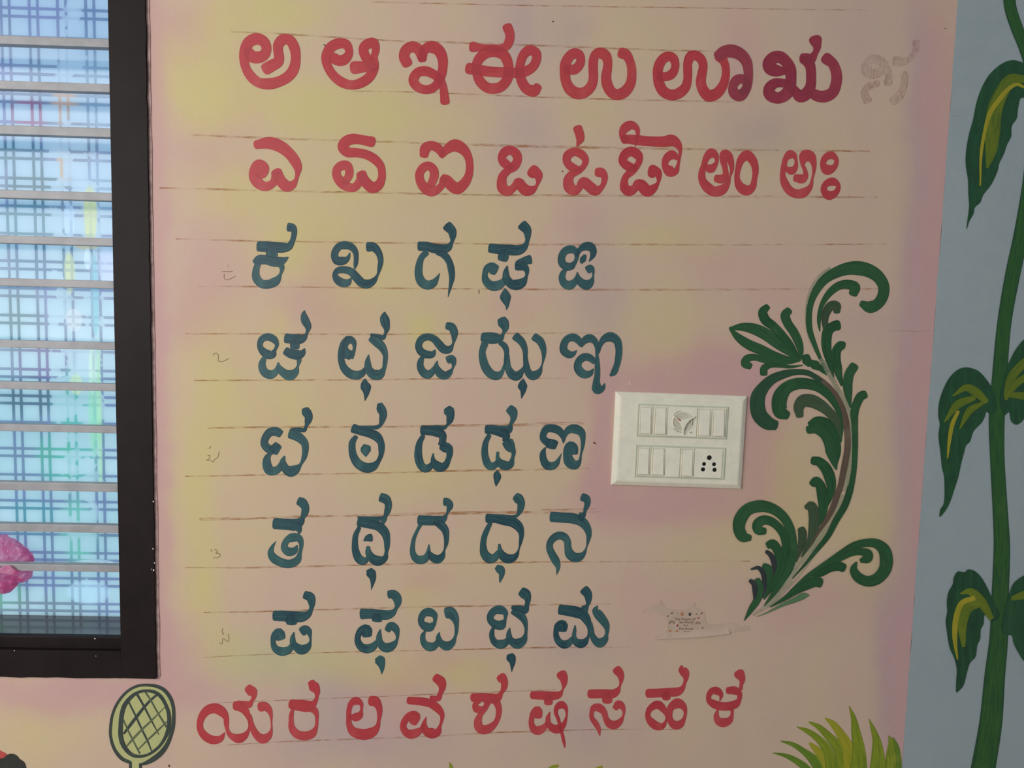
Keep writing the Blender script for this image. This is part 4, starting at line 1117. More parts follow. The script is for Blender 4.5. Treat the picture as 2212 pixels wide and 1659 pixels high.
# ------------------------------------------------------------------ the letters
NAMES = {
    'a': ('ಅ', 'a'), 'aa': ('ಆ', 'aa'), 'i': ('ಇ', 'i'), 'ii': ('ಈ', 'ii'), 'u': ('ಉ', 'u'), 'uu': ('ಊ', 'uu'), 'ru': ('ಋ', 'ru'),
    'e': ('ಎ', 'e'), 'ee': ('ಏ', 'ee'), 'ai': ('ಐ', 'ai'), 'o': ('ಒ', 'o'), 'oo': ('ಓ', 'oo'), 'au': ('ಔ', 'au'), 'am': ('ಅಂ', 'am'), 'ah': ('ಅಃ', 'ah'),
    'ka': ('ಕ', 'ka'), 'kha': ('ಖ', 'kha'), 'ga': ('ಗ', 'ga'), 'gha': ('ಘ', 'gha'), 'nga': ('ಙ', 'nga'),
    'ca': ('ಚ', 'ca'), 'cha': ('ಛ', 'cha'), 'ja': ('ಜ', 'ja'), 'jha': ('ಝ', 'jha'), 'nya': ('ಞ', 'nya'),
    'tta': ('ಟ', 'tta'), 'ttha': ('ಠ', 'ttha'), 'dda': ('ಡ', 'dda'), 'ddha': ('ಢ', 'ddha'), 'nna': ('ಣ', 'nna'),
    'ta': ('ತ', 'ta'), 'tha': ('ಥ', 'tha'), 'da': ('ದ', 'da'), 'dha': ('ಧ', 'dha'), 'na': ('ನ', 'na'),
    'pa': ('ಪ', 'pa'), 'pha': ('ಫ', 'pha'), 'ba': ('ಬ', 'ba'), 'bha': ('ಭ', 'bha'), 'ma': ('ಮ', 'ma'),
    'ya': ('ಯ', 'ya'), 'ra': ('ರ', 'ra'), 'la': ('ಲ', 'la'), 'va': ('ವ', 'va'), 'sha': ('ಶ', 'sha'), 'ssa': ('ಷ', 'ssa'), 'sa': ('ಸ', 'sa'), 'ha': ('ಹ', 'ha'), 'lla': ('ಳ', 'lla')}
ROWS = [('top row of red letters', 'red vowels of the top row', 'a aa i ii u uu ru'), ('second row of red letters', 'red vowels of the second row', 'e ee ai o oo au am ah'),
        ('first row of blue letters', 'blue consonants, first row', 'ka kha ga gha nga'), ('second row of blue letters', 'blue consonants, second row', 'ca cha ja jha nya'),
        ('third row of blue letters', 'blue consonants, third row', 'tta ttha dda ddha nna'), ('fourth row of blue letters', 'blue consonants, fourth row', 'ta tha da dha na'),
        ('fifth row of blue letters', 'blue consonants, fifth row', 'pa pha ba bha ma'), ('bottom row of red letters', 'red consonants of the bottom row', 'ya ra la va sha ssa sa ha lla')]
ORD = ['first', 'second', 'third', 'fourth', 'fifth', 'sixth', 'seventh', 'eighth', 'ninth']
WHERE = {}
for rowname, grp, ks in ROWS:
    ks = ks.split()
    for i, k in enumerate(ks):
        WHERE[k] = (ORD[i] if i < len(ks) - 1 or k == 'ru' else 'last', rowname, grp)

letter_items = []
cur = None
for code, args, lines in parse(LETTERS):
    if code == 'L': cur = [args[0], args[1], [(None, lines)]]; letter_items.append(cur)
    elif code == 'P':
        if cur[2] and cur[2][0][0] is None and not cur[2][0][1]: cur[2].pop(0)
        cur[2].append((args[0], lines))

for key, colour, parts in letter_items:
    if key == 'ghost':
        c = Canvas()
        for st in parts[0][1]: c.stroke(st, cap=0.8)
        o = c.build('erased_letter', M['ghost'], None, lift=0.0003, thick=0.0002)
        tag(o, 'faint pink smudge of a rubbed-out letter at the end of the top row', 'erased letter')
        continue
    mat = M['red'] if colour == 'R' else M['blue']
    if key == 'ru': mat = M['crimson']
    cap = 0.85 if colour == 'R' else 0.45
    glyph, roman = NAMES[key]
    pos, rowname, grp = WHERE[key]
    word = ('dark red' if key == 'ru' else 'red') if colour == 'R' else 'teal blue'
    label = f'{word} painted Kannada letter {roman} ({glyph}), {pos} in the {rowname}'
    allp = [p for _n, sts in parts for st in sts for p in st]
    if len(parts) == 1:
        c = Canvas()
        for q, st in enumerate(parts[0][1]): c.stroke(st, cap=cap)
        o = c.build('painted_letter', mat, None)
    else:
        px, py = centre_of(allp)
        ox, oz = W(px, py)
        o = empty('painted_letter', (ox, 0, oz))
        for pn, sts in parts:
            c = Canvas()
            for st in sts: c.stroke(st, cap=cap)
            q = c.build(pn, M['deep_red'] if pn == 'dark_hook' else mat, o, origin=(ox, oz), lift=0.0008 if pn == 'dark_hook' else 0.0006)
            if pn == 'dark_hook': tag(q, 'darker maroon hook of the letter')
    tag(o, label, 'letter', grp)

# ------------------------------------------------------------------ painted ornaments
def motif(name, txt, mats, loc_px, label, cat, wall_lift=0.0, kind_lift=0.0005, cap=0.75):
    ox, oz = W(*loc_px)
    root = empty(name, (ox, 0, oz))
    tag(root, label, cat)
    part = None
    for i, (code, args, lines) in enumerate(parse(txt)):
        c = Canvas()
        for st in lines:
            if code in 'SK': c.stroke(st, cap=cap)
            else: c.outline([p[:2] for p in st])
        lift = wall_lift + kind_lift + 0.00003 * i + (0.0004 if code == 'K' else 0.0)
        o = c.build(args[0], mats[args[1]], None, lift=lift, thick=0.0003, origin=(ox, oz))
        o.location = (0, 0, 0)
        if code == 'K': o.parent = part
        else: o.parent = root; part = o
        if args[1] in LOOK: tag(o, LOOK[args[1]])
    return root

LOOK = {'H': 'pale dry-brushed highlight', 'K': 'black painted leaf', 'W': 'brown central stem', 'M': 'brownish green leaf', 'P': 'pale dry-brushed leaf', 'Y1': 'olive highlight streak', 'Y2': 'yellow highlight streak'}
motif('painted_scroll_ornament', SCROLL, {'G': M['green'], 'D': M['dark_green'], 'M': M['moss'], 'W': M['brown'], 'K': M['black_paint'], 'P': M['pale_green'], 'H': M['dry_brush']},
      (1740, 950), 'green painted scrolling leaf ornament curling up beside the switchboard', 'wall painting')
motif('painted_vine', VINE, {'V': M['leaf_green'], 'Y1': M['olive_streak'], 'Y2': M['yellow_streak'], 'T': M['stem_green']},
      (2150, 830), 'tall green painted plant stalk with drooping leaves on the pale blue wall', 'wall painting', wall_lift=0.0010)
motif('painted_racket', RACKET, {'Q': M['racket_fill'], 'X': M['racket_black'], 'Z': M['racket_grey']},
      (310, 1560), 'painted badminton racket with black outline below the window corner', 'wall painting')
motif('painted_grass_tuft', GRASS, {'g': M['grass_green'], 'h': M['grass_lime'], 'y': M['grass_yellow']},
      (1850, 1650), 'yellow-green painted grass tuft at the foot of the pink wall', 'wall painting')
for k, (pts, m, where) in enumerate((
        ([(971, 1647, 1.5), (974, 1656, 7), (977, 1690, 14)], 'grass_lime', 'short green blade tip of painted grass under the letter va'),
        ([(1205, 1653.5, 5), (1192, 1658, 6), (1176, 1690, 9)], 'grass_yellow', 'yellow blade tip of painted grass under the letter ssa'),
        ([(1300, 1656, 4), (1290, 1661, 6), (1278, 1690, 9)], 'grass_yellow', 'yellow blade tip of painted grass under the letter sa'))):
    c = Canvas(); c.stroke(pts, cap=0.7)
    tag(c.build('painted_grass', M[m], None), where, 'painted grass', 'blade tips along the bottom edge', 'thing')
motif('painted_dark_motif', MOTIF, {'r': M['motif_red'], 'k': M['motif_black']}, (20, 1640),
      'rounded black corner of a painted figure with a red patch, below the window', 'wall painting')

# ------------------------------------------------------------------ window
M['frame'] = plain('dark_brown_frame_enamel', lin((30, 21, 22)), 0.55, 0.16, 0.10, 14, bump=0.08)
M['bar'] = plain('grey_grille_enamel', lin((156, 155, 158)), 0.45, 0.4, 0.05, 30, bump=0.05)
M['sill'] = plain('glossy_dark_sill', lin((40, 34, 36)), 0.12, 0.6, 0.1, 20)

win = tag(empty('window_1', (WIN_R, 0, WIN_B)), 'dark framed window with grey grille bars and patterned film', kind='structure')
def wbuild(mb, name, mat, **kw):
    o = mb.build(name, mat, None, **kw)
    o.data.transform(Matrix.Translation((-WIN_R, 0, -WIN_B)))
    o.parent = win
    return o

def edge_x(py, px0, px1): return W(px0 + (px1 - px0) * py / 1460.0, py)[0]
FR_OUT = [W(317 + 23.0 * y / 1460.0, y)[0] for y in (0, 700, 1460)]
FR_IN = [W(235 + 31.0 * y / 1375.0, y)[0] for y in (0, 700, 1375)]
fo, fi = sum(FR_OUT) / 3, sum(FR_IN) / 3
zb_out, zb_in = W(150, 1461)[1], W(150, 1402)[1]
zsill = W(150, 1377)[1]
# jamb and bottom rail, with the ragged edge of the dark paint
def ragged(a, b, n, amp, seed):
    return [(a + (b - a) * i / n, amp * (noise.noise((seed, i * 0.31, 0)) + 0.6 * noise.noise((seed, i * 1.3, 4)))) for i in range(n + 1)]
m = MB()
pts = [(fi, zb_in)] + []
right = [(fo + d, z) for z, d in ragged(zb_out, WIN_T + 0.06, 160, 0.0014, 2.0)]
m.prism([(fi, zb_out + 0.001)] + right + [(fi, WIN_T + 0.06)], -0.006, 0.10)
wbuild(m, 'frame_jamb', M['frame'])
m = MB()
bottom = [(x, zb_out + d) for x, d in ragged(WIN_L - 0.06, fi - 0.0005, 90, 0.0013, 6.0)]
m.prism(bottom + [(fi - 0.0005, zb_in), (WIN_L - 0.06, zb_in)], -0.0055, 0.10)
wbuild(m, 'frame_bottom_rail', M['frame'])
m = MB(); m.box(WIN_L - 0.06, fi, -0.006, 0.10, WIN_T, WIN_T + 0.06); wbuild(m, 'frame_top_rail', M['frame'])
m = MB(); m.box(WIN_L - 0.06, WIN_L + 0.004, -0.006, 0.10, zb_in, WIN_T); wbuild(m, 'frame_jamb', M['frame'])
# inner rebate lip and the glossy sill running back to the pane
GLASS = 0.095
m = MB(); m.box(WIN_L, fi, 0.004, 0.016, zb_in - 0.002, zsill, bevel=0.002); wbuild(m, 'rebate_lip', M['frame'])
m = MB(); m.box(WIN_L, fi, 0.0165, GLASS + 0.02, zb_in - 0.01, zsill - 0.001); wbuild(m, 'sill_board', M['sill'])
m = MB(); m.box(fi - 0.004, fi + 0.012, 0.012, GLASS + 0.02, zsill, WIN_T); wbuild(m, 'rebate_lip', M['frame'])

BARS = [(-2, -15), (92, 17), (189, 17), (285.5, 18.5), (424, 17), (522, 16.5), (614, 16.5), (747, 16.5), (836.5, 16.5), (927.5, 15.5), (1053.5, 18), (1143, 17), (1228.5, 15)]
BARY = 0.030
for k, (py, h) in enumerate(BARS[1:]):
    xl = WIN_L + 0.002; xr = fi + 0.006
    zc = W(200, py, BARY)[1]
    hh = h * (DIST + BARY) / FPX / 2
    m = MB(); m.box(xl, xr, BARY, BARY + 0.016, zc - hh, zc + hh, bevel=0.0012)
    o = wbuild(m, 'grille_bar', M['bar'])
for z in (2.13, 2.21, 2.29):
    m = MB(); m.box(WIN_L + 0.002, fi + 0.006, BARY, BARY + 0.016, z - 0.007, z + 0.007, bevel=0.0012); wbuild(m, 'grille_bar', M['bar'])

for pts in ([(333, 1182, 2.2), (336, 1184, 1.5)], [(336, 1228, 2.4), (335, 1231, 1.6)], [(331, 1226, 1.2), (332, 1228, 1)], [(337, 1212, 1.6), (338, 1215, 1.2)], [(334, 1080, 2), (336, 1083, 1.4)],
            [(36, 1401, 2.2), (37, 1402.5, 1.6)], [(208, 1376, 2), (211, 1376.5, 1.4)], [(211, 1413, 1.2), (212, 1414, 1)]):
    c = Canvas(); c.stroke(pts, cap=0.9, step=2)
    c.build('chipped_fleck', M['fleck'], win, lift=0.0068, thick=0.0006, origin=(WIN_R, WIN_B))

# patterned film on the pane, lit from outside
def film():
    t = NT('patterned_window_film', 0.25, 0.4)
    v = t.obj()
    sep = t.node('ShaderNodeSeparateXYZ'); t.l.new(v, sep.inputs[0])
    P0 = W(80, 130, GLASS)
    k = FPX / (DIST + GLASS)
    # picture-like units: X to the right, Y down, about one photo pixel each
    X = t.math('MULTIPLY', sep.outputs[0], k)
    Y = t.math('MULTIPLY', sep.outputs[2], -k)
    wob = t.noise(v, 9.0, 2.0)
    PER = 57.0
    def pair(u, phase):
        f = t.math('FRACT', t.math('ADD', t.math('DIVIDE', u, PER), phase))
        a = t.math('ABSOLUTE', t.math('SUBTRACT', f, 0.5))
        return t.math('SUBTRACT', 1.0, t.step(t.math('ABSOLUTE', t.math('SUBTRACT', a, 0.145)), 0.044, 0.062))
    def at(px, py):
        x, z = W(px, py, GLASS)
        return (x - WIN_R) * k, -(z - WIN_B) * k
    ax, _ = at(80, 300); _, ay = at(120, 153)
    mx = pair(X, 0.5 - (ax / PER) % 1.0); my = pair(Y, 0.5 - (ay / PER) % 1.0)
    line = t.math('MAXIMUM', mx, my)
    def blob(px, py, sx, sy, soft=0.6):
        bx, by = at(px, py)
        dx = t.math('DIVIDE', t.math('SUBTRACT', X, bx), sx); dy = t.math('DIVIDE', t.math('SUBTRACT', Y, by), sy)
        d = t.math('ADD', t.math('MULTIPLY', dx, dx), t.math('MULTIPLY', dy, dy))
        d = t.math('ADD', d, t.math('MULTIPLY', t.math('SUBTRACT', wob, 0.5), 1.6))
        return t.math('SUBTRACT', 1.0, t.step(d, 1.0 - soft, 1.0 + soft))
    n1 = t.noise(v, 13.0, 3.0)
    lc = t.mix(t.step(n1, 0.42, 0.60), lin((126, 150, 178)), lin((134, 148, 188)))
    for (px, py, sx, sy, c) in ((60, 245, 46, 34, (170, 96, 140)), (30, 330, 60, 30, (60, 130, 150)), (80, 400, 60, 40, (50, 120, 130)), (140, 230, 30, 40, (214, 178, 150)),
                                (138, 355, 14, 40, (222, 190, 150)), (170, 300, 40, 60, (130, 150, 170)), (60, 480, 70, 40, (70, 150, 160)), (110, 560, 80, 50, (64, 128, 160)),
                                (40, 700, 50, 60, (70, 130, 140)), (90, 780, 50, 40, (120, 110, 160)), (60, 860, 60, 40, (50, 110, 130)), (165, 930, 50, 120, (110, 205, 190)),
                                (120, 990, 40, 60, (90, 190, 170)), (60, 1120, 60, 40, (70, 160, 170)), (170, 1150, 40, 70, (130, 210, 190)), (20, 1290, 40, 30, (120, 200, 160)),
                                (210, 180, 40, 120, (146, 176, 200)), (200, 60, 60, 50, (110, 140, 178)), (210, 430, 30, 80, (150, 186, 210)), (90, 1320, 90, 40, (128, 150, 160))):
        lc = t.mix(t.math('MULTIPLY', blob(px, py, sx, sy), 0.72), lc, lin(c))
    sq = t.mix(t.step(t.noise(v, 6.0, 3.0), 0.35, 0.65), lin((190, 212, 220)), lin((202, 218, 226)))
    # the printed strip: patches where the lattice breaks up
    strip = blob(168, 640, 56, 620, 0.10)
    brk = t.math('MULTIPLY', strip, t.step(t.noise(v, 26.0, 2.0), 0.50, 0.53))
    for (px, py, sx, sy, c) in ((195, 470, 14, 60, (226, 226, 150)), (150, 590, 12, 46, (226, 228, 160)), (185, 530, 26, 8, (226, 206, 150)), (205, 640, 9, 80, (140, 206, 214)),
                                (160, 690, 16, 22, (222, 222, 224)), (190, 560, 8, 22, (226, 240, 248)), (230, 580, 16, 40, (214, 220, 238)), (165, 830, 12, 20, (226, 232, 190)),
                                (202, 900, 10, 90, (176, 226, 196)), (215, 900, 5, 160, (196, 232, 190)), (200, 800, 8, 50, (220, 240, 220)), (150, 480, 12, 40, (206, 226, 240)),
                                (190, 1280, 46, 26, (206, 226, 240)), (205, 1215, 40, 7, (226, 240, 246))):
        b = blob(px, py, sx, sy, 0.25)
        sq = t.mix(t.math('MULTIPLY', b, 0.8), sq, lin(c)); brk = t.math('MAXIMUM', brk, t.math('MULTIPLY', b, 0.75))
    line = t.math('MULTIPLY', line, t.math('SUBTRACT', 1.0, t.math('MULTIPLY', brk, 0.8)))
    haze_tint = t.mix(t.step(Y, at(0, 1000)[1], at(0, 100)[1]), lin((184, 220, 230)), lin((150, 182, 220)))  # darker, bluer top: haze and weaker light put into the film colour
    sq = t.mix(0.35, sq, haze_tint)
    c = t.mix(t.math('MULTIPLY', line, 0.82), sq, lc)
    tr = t.node('ShaderNodeBsdfTranslucent'); t.l.new(c, tr.inputs[0])
    df = t.node('ShaderNodeBsdfDiffuse'); t.l.new(c, df.inputs[0])
    gl = t.node('ShaderNodeBsdfGlossy'); gl.inputs['Roughness'].default_value = 0.15
    m1 = t.node('ShaderNodeMixShader'); m1.inputs[0].default_value = 0.25
    t.l.new(tr.outputs[0], m1.inputs[1]); t.l.new(df.outputs[0], m1.inputs[2])
    m2 = t.node('ShaderNodeMixShader'); m2.inputs[0].default_value = 0.03
    t.l.new(m1.outputs[0], m2.inputs[1]); t.l.new(gl.outputs[0], m2.inputs[2])
    t.l.new(m2.outputs[0], t.out.inputs[0])
    return t.m
M['film'] = film()
m = MB(); m.box(WIN_L, fi + 0.004, GLASS, GLASS + 0.004, zsill - 0.001, WIN_T)
tag(wbuild(m, 'window_pane', M['film']), 'pane under pale blue plaid-patterned film')

# ------------------------------------------------------------------ pink plastic bag tucked behind a grille bar
def bag():
    t = NT('thin_pink_plastic', 0.18, 0.6)
    v = t.obj()
    n = t.noise(v, 34.0, 4.0)
    c = t.mix(t.step(n, 0.35, 0.65), lin((240, 112, 172)), lin((252, 196, 228)))
    tr = t.node('ShaderNodeBsdfTranslucent'); t.l.new(c, tr.inputs[0])
    tp = t.node('ShaderNodeBsdfTransparent'); t.l.new(t.mix(0.5, c, (1, 1, 1, 1)), tp.inputs[0])
    t.colour(c)
    m1 = t.node('ShaderNodeMixShader'); m1.inputs[0].default_value = 0.62
    t.l.new(t.b.outputs[0], m1.inputs[1]); t.l.new(tr.outputs[0], m1.inputs[2])
    lw = t.node('ShaderNodeLayerWeight'); lw.inputs[0].default_value = 0.4
    m2 = t.node('ShaderNodeMixShader'); t.l.new(t.step(lw.outputs['Facing'], 0.2, 1.0, 0.20, 0.75), m2.inputs[0])
    t.l.new(m1.outputs[0], m2.inputs[1]); t.l.new(tp.outputs[0], m2.inputs[2])
    t.l.new(m2.outputs[0], t.out.inputs[0])
    return t.m
M['bag'] = bag()
BAGPTS = [(-60, 1150), (0, 1155), (8, 1155), (26, 1164), (43, 1177), (57, 1187), (67, 1197), (72, 1204), (72, 1218), (71, 1236), (67, 1248), (61, 1253), (49, 1259), (41, 1258), (35, 1266), (24, 1278), (18, 1281), (0, 1282), (-60, 1284)]
def crumpled(name, outline_px, depth, front, back, mat, seed, parent, org, amp=0.006):
    c, _ = catmull([(a, b, 1.0) for a, b in outline_px] + [(outline_px[0][0], outline_px[0][1], 1.0)], 9)
    pts = [p[:2] for p in c[:-1]]
    cx, cy = centre_of(pts)
    rings = [1.0, 0.965, 0.92, 0.86, 0.79, 0.72, 0.64, 0.56, 0.48, 0.40, 0.31, 0.22, 0.12]
    bm = bmesh.new()
    def layer(sgn, ext):
        rows = []
        for r in rings:
            row = []
            for p in pts:
                px, py = cx + (p[0] - cx) * r, cy + (p[1] - cy) * r
                x, z = W(px, py, depth)
                q = Vector((px / 17.0 + py / 60.0, py / 11.0, seed + sgn))
                h = math.sqrt(max(0.0, 1 - r * r)) * ext
                ridge = (1 - abs(noise.noise(q))) ** 3 + 0.5 * (1 - abs(noise.noise(q * 2.3)))
                y = depth - sgn * h + (0 if r == 1.0 else sgn * amp * (0.8 - ridge))
                row.append(bm.verts.new((x - org[0], y, z - org[1])))
            rows.append(row)
        for a, b in zip(rows, rows[1:]):
            n = len(a)
            for i in range(n):
                j = (i + 1) % n
                bm.faces.new((a[i], a[j], b[j], b[i]) if sgn > 0 else (a[j], a[i], b[i], b[j]))
        bm.faces.new(rows[-1] if sgn > 0 else list(reversed(rows[-1])))
    layer(1, front); layer(-1, back)
    bmesh.ops.remove_doubles(bm, verts=bm.verts[:], dist=1e-5)
    bmesh.ops.recalc_face_normals(bm, faces=bm.faces[:])
    me = bpy.data.meshes.new(name); bm.to_mesh(me); bm.free()
    return link(name, me, mat, parent, None)
borg = W(20, 1220, 0.07)
bagroot = tag(empty('plastic_bag', (borg[0], 0, borg[1])), 'crumpled pink translucent plastic bag tucked behind a grille bar of the window', 'bag')
crumpled('bag_body', BAGPTS, 0.066, 0.018, 0.022, M['bag'], 3.0, bagroot, borg)
crumpled('bag_fold', [(-60, 1222), (-5, 1223), (4, 1229), (11, 1222), (20, 1221), (30, 1229), (40, 1237), (30, 1241), (10, 1240), (0, 1233), (-20, 1239), (-60, 1240)], 0.0245, 0.003, 0.002, M['bag'], 9.0, bagroot, borg, 0.001)

# ------------------------------------------------------------------ switchboard
M['ivory'] = plain('ivory_switch_plastic', lin((234, 229, 210)), 0.30, 0.5, 0.02, 60)
M['ivory2'] = plain('ivory_rocker_plastic', lin((236, 231, 213)), 0.26, 0.5, 0.02, 60)
M['hole'] = plain('black_pin_hole', lin((20, 20, 20)), 0.6, 0.3)
M['dial'] = plain('dial_shade_tone', lin((206, 202, 184)), 0.4, 0.4)  # shading inside the ring put into a darker dial colour, to set off the knob
M['redmark'] = plain('red_pointer_paint', lin((150, 26, 34)), 0.4, 0.4)
M['greymark'] = plain('grey_print', lin((140, 138, 130)), 0.5, 0.3)
def chrome():
    t = NT('clear_shiny_trim', 0.05, 0.9)
    t.colour(lin((206, 212, 192))); t.b.inputs['Metallic'].default_value = 0.15
    return t.m
M['trim'] = chrome()
SBX, SBY, SBS = 1300.0, 820.0, 6.38
def sbw(x, y): return W(SBX + x / SBS, SBY + y / SBS)
c4 = [sbw(*p) for p in ((185, 163), (1988, 222), (1912, 1502), (122, 1440))]
sox = sum(p[0] for p in c4) / 4; soz = sum(p[1] for p in c4) / 4
ux = Vector((c4[1][0] - c4[0][0] + c4[2][0] - c4[3][0], c4[1][1] - c4[0][1] + c4[2][1] - c4[3][1])).normalized()
ang = math.atan2(ux.y, ux.x)
pw = ((Vector(c4[1]) - Vector(c4[0])).length + (Vector(c4[2]) - Vector(c4[3])).length) / 2
ph = ((Vector(c4[3]) - Vector(c4[0])).length + (Vector(c4[2]) - Vector(c4[1])).length) / 2
def sl(x, y):
    """zoom pixel -> switchboard plane (x right, z up)"""
    a, b = sbw(x, y); a -= sox; b -= soz
    return a * math.cos(ang) + b * math.sin(ang), -a * math.sin(ang) + b * math.cos(ang)
sb = tag(empty('switchboard', (sox, 0, soz)), 'ivory electrical switchboard with seven rockers, fan regulator and socket on the wall', 'switchboard')
sb.rotation_euler = (0, -ang, 0)
def rect(q):
    p = [sl(*v) for v in q]
    x0 = (p[0][0] + p[3][0]) / 2; x1 = (p[1][0] + p[2][0]) / 2
    z1 = (p[0][1] + p[1][1]) / 2; z0 = (p[2][1] + p[3][1]) / 2
    return x0, x1, z0, z1
m = MB()
# plate: sloped rim and flat face
def ring_solid(mb, loops):
    bm = mb.bm
    rows = []
    for (x0, x1, z0, z1, y) in loops:
        rows.append([bm.verts.new(p) for p in ((x0, y, z0), (x1, y, z0), (x1, y, z1), (x0, y, z1))])
    for a, b in zip(rows, rows[1:]):
        for i in range(4):
            j = (i + 1) % 4
            bm.faces.new((a[i], a[j], b[j], b[i]))
    bm.faces.new(rows[0][::-1]); bm.faces.new(rows[-1])
hw, hh = pw / 2, ph / 2
ring_solid(m, [(-hw, hw, -hh, hh, 0.0), (-hw, hw, -hh, hh, -0.0035), (-hw + .0012, hw - .0012, -hh + .0012, hh - .0012, -0.0050),
               (-hw + .0075, hw - .0075, -hh + .0075, hh - .0075, -0.0095), (-hw + .010, hw - .010, -hh + .010, hh - .010, -0.0102)])
m.build('cover_plate', M['ivory'], sb)
FACE = -0.0102
UP = ((478, 322), (1717, 362), (1690, 812), (455, 770))
LO = ((448, 880), (1680, 925), (1655, 1363), (430, 1322))
for q in (UP, LO):
    x0, x1, z0, z1 = rect(q)
    tk = 0.0028
    m = MB(); bm = m.bm
    prof = [(0.0, FACE + 0.0006), (0.0006, FACE - 0.0020), (tk - 0.0008, FACE - 0.0022), (tk, FACE + 0.0006)]
    rows = []
    for (d, y) in prof:
        rows.append([bm.verts.new(p) for p in ((x0 + d, y, z0 + d), (x1 - d, y, z0 + d), (x1 - d, y, z1 - d), (x0 + d, y, z1 - d))])
    for i2 in range(4):
        a, b = rows[i2], rows[(i2 + 1) % 4]
        for i in range(4):
            j = (i + 1) % 4
            bm.faces.new((a[i], a[j], b[j], b[i]))
    es = [e for e in bm.edges if abs(e.verts[0].co.y - e.verts[1].co.y) > 1e-5 and False]
    tag(m.build('module_trim', M['trim'], sb), 'shiny clear trim around a row of switches')
    m = MB(); m.box(x0 + tk - 0.0004, x1 - tk + 0.0004, FACE - 0.0008, FACE + 0.002, z0 + tk - 0.0004, z1 - tk + 0.0004)
    m.build('module_base', M['ivory'], sb)

def rocker(q):
    x0, x1, z0, z1 = rect(q)
    w = x1 - x0; h = z1 - z0
    m = MB(); bm = m.bm
    yt, yb = FACE - 0.0030, FACE - 0.0064     # pressed at the top, standing proud below
    base = FACE - 0.0002
    P = [[(x0, base, z0), (x1, base, z0), (x1, base, z1), (x0, base, z1)], [(x0, yb, z0), (x1, yb, z0), (x1, yt, z1), (x0, yt, z1)]]
    a = [bm.verts.new(p) for p in P[0]]; b = [bm.verts.new(p) for p in P[1]]
    for i in range(4):
        j = (i + 1) % 4
        bm.faces.new((a[i], a[j], b[j], b[i]))
    bm.faces.new(b); bm.faces.new(a[::-1])
    es = [e for e in bm.edges if all(v in b for v in e.verts)]
    bmesh.ops.bevel(bm, geom=es, offset=0.0006, segments=2, affect='EDGES')
    o = m.build('rocker_switch', M['ivory2'], sb)
    # module seat around the rocker
    m = MB(); bm = m.bm
    g = 0.0024
    for (xa, xb, za, zb) in ((x0 - g, x0 - 0.0005, z0 - g, z1 + g), (x1 + 0.0005, x1 + g, z0 - g, z1 + g), (x0 - 0.0005, x1 + 0.0005, z1 + 0.0005, z1 + g), (x0 - 0.0005, x1 + 0.0005, z0 - g, z0 - 0.0009)):
        pass
    s_ = [bm.verts.new(p) for p in ((x0 - g, FACE - .0026, z0 - g), (x1 + g, FACE - .0026, z0 - g), (x1 + g, FACE - .0026, z1 + g), (x0 - g, FACE - .0026, z1 + g))]
    i_ = [bm.verts.new(p) for p in ((x0 - .0005, FACE - .0026, z0 - .0013), (x1 + .0005, FACE - .0026, z0 - .0013), (x1 + .0005, FACE - .0026, z1 + .0006), (x0 - .0005, FACE - .0026, z1 + .0006))]
    k_ = [bm.verts.new((v.co.x, FACE - .0006, v.co.z)) for v in s_]
    j_ = [bm.verts.new((v.co.x, FACE - .0006, v.co.z)) for v in i_]
    for A, B in ((s_, i_), (k_, s_), (i_, j_), (j_, k_)):
        for i in range(4):
            j = (i + 1) % 4
            bm.faces.new((A[i], A[j], B[j], B[i]))
    m.build('switch_bezel', M['ivory'], o)
    return o
for q in (((525, 372), (663, 375), (645, 725), (505, 722)), ((722, 377), (867, 382), (842, 732), (705, 728)),
          ((1322, 400), (1468, 405), (1443, 755), (1302, 750)), ((1520, 405), (1665, 410), (1640, 762), (1503, 757)),
          ((487, 927), (633, 932), (615, 1280), (480, 1277)), ((690, 933), (838, 938), (820, 1287), (675, 1283)),
          ((1090, 947), (1230, 950), (1212, 1303), (1075, 1298))):
    rocker(q)
x0, x1, z0, z1 = rect(((858, 920), (1058, 922), (1040, 1325), (845, 1318)))
m = MB(); m.box(x0, x1, FACE - 0.0026, FACE + .001, z0, z1, bevel=0.0005)
m.build('blank_plate', M['ivory2'], sb)
# fan regulator
x0, x1, z0, z1 = rect(((897, 360), (1290, 380), (1275, 775), (875, 760)))
m = MB(); m.box(x0, x1, FACE - 0.0026, FACE + .001, z0, z1, bevel=0.0005)
reg = m.build('fan_regulator', M['ivory2'], sb)
kx, kz = sl(1083, 565)
R = 150 / SBS * DIST / FPX
def annulus(mb, cx, cz, r0_, r1_, yb, yf, n=48, a0=0.0, a1=2 * math.pi):
    bm = mb.bm
    full = abs(a1 - a0 - 2 * math.pi) < 1e-6
    N = n if full else n + 1
    rows = []
    for i in range(N):
        a = a0 + (a1 - a0) * i / n
        c_, s_ = math.cos(a), math.sin(a)
        rows.append([bm.verts.new((cx + r * c_, y, cz + r * s_)) for r, y in ((r0_, yb), (r0_, yf), (r1_, yf), (r1_, yb))])
    for i in range(N if full else N - 1):
        a, b = rows[i], rows[(i + 1) % N]
        for k in range(4):
            l = (k + 1) % 4
            bm.faces.new((a[k], b[k], b[l], a[l]))
    if not full:
        bm.faces.new(rows[0]); bm.faces.new(rows[-1][::-1])
m = MB(); m.prism([(kx + R * 0.84 * math.cos(a * math.pi / 24), kz + R * 0.84 * math.sin(a * math.pi / 24)) for a in range(48)], FACE - .0030, FACE - .0020); tag(m.build('dial_face', M['dial'], reg), 'round dial with its shading painted slightly darker')
m = MB(); annulus(m, kx, kz, R * 0.86, R * 0.92, FACE - .0026, FACE - .0042); m.build('dial_ring', M['ivory'], reg)
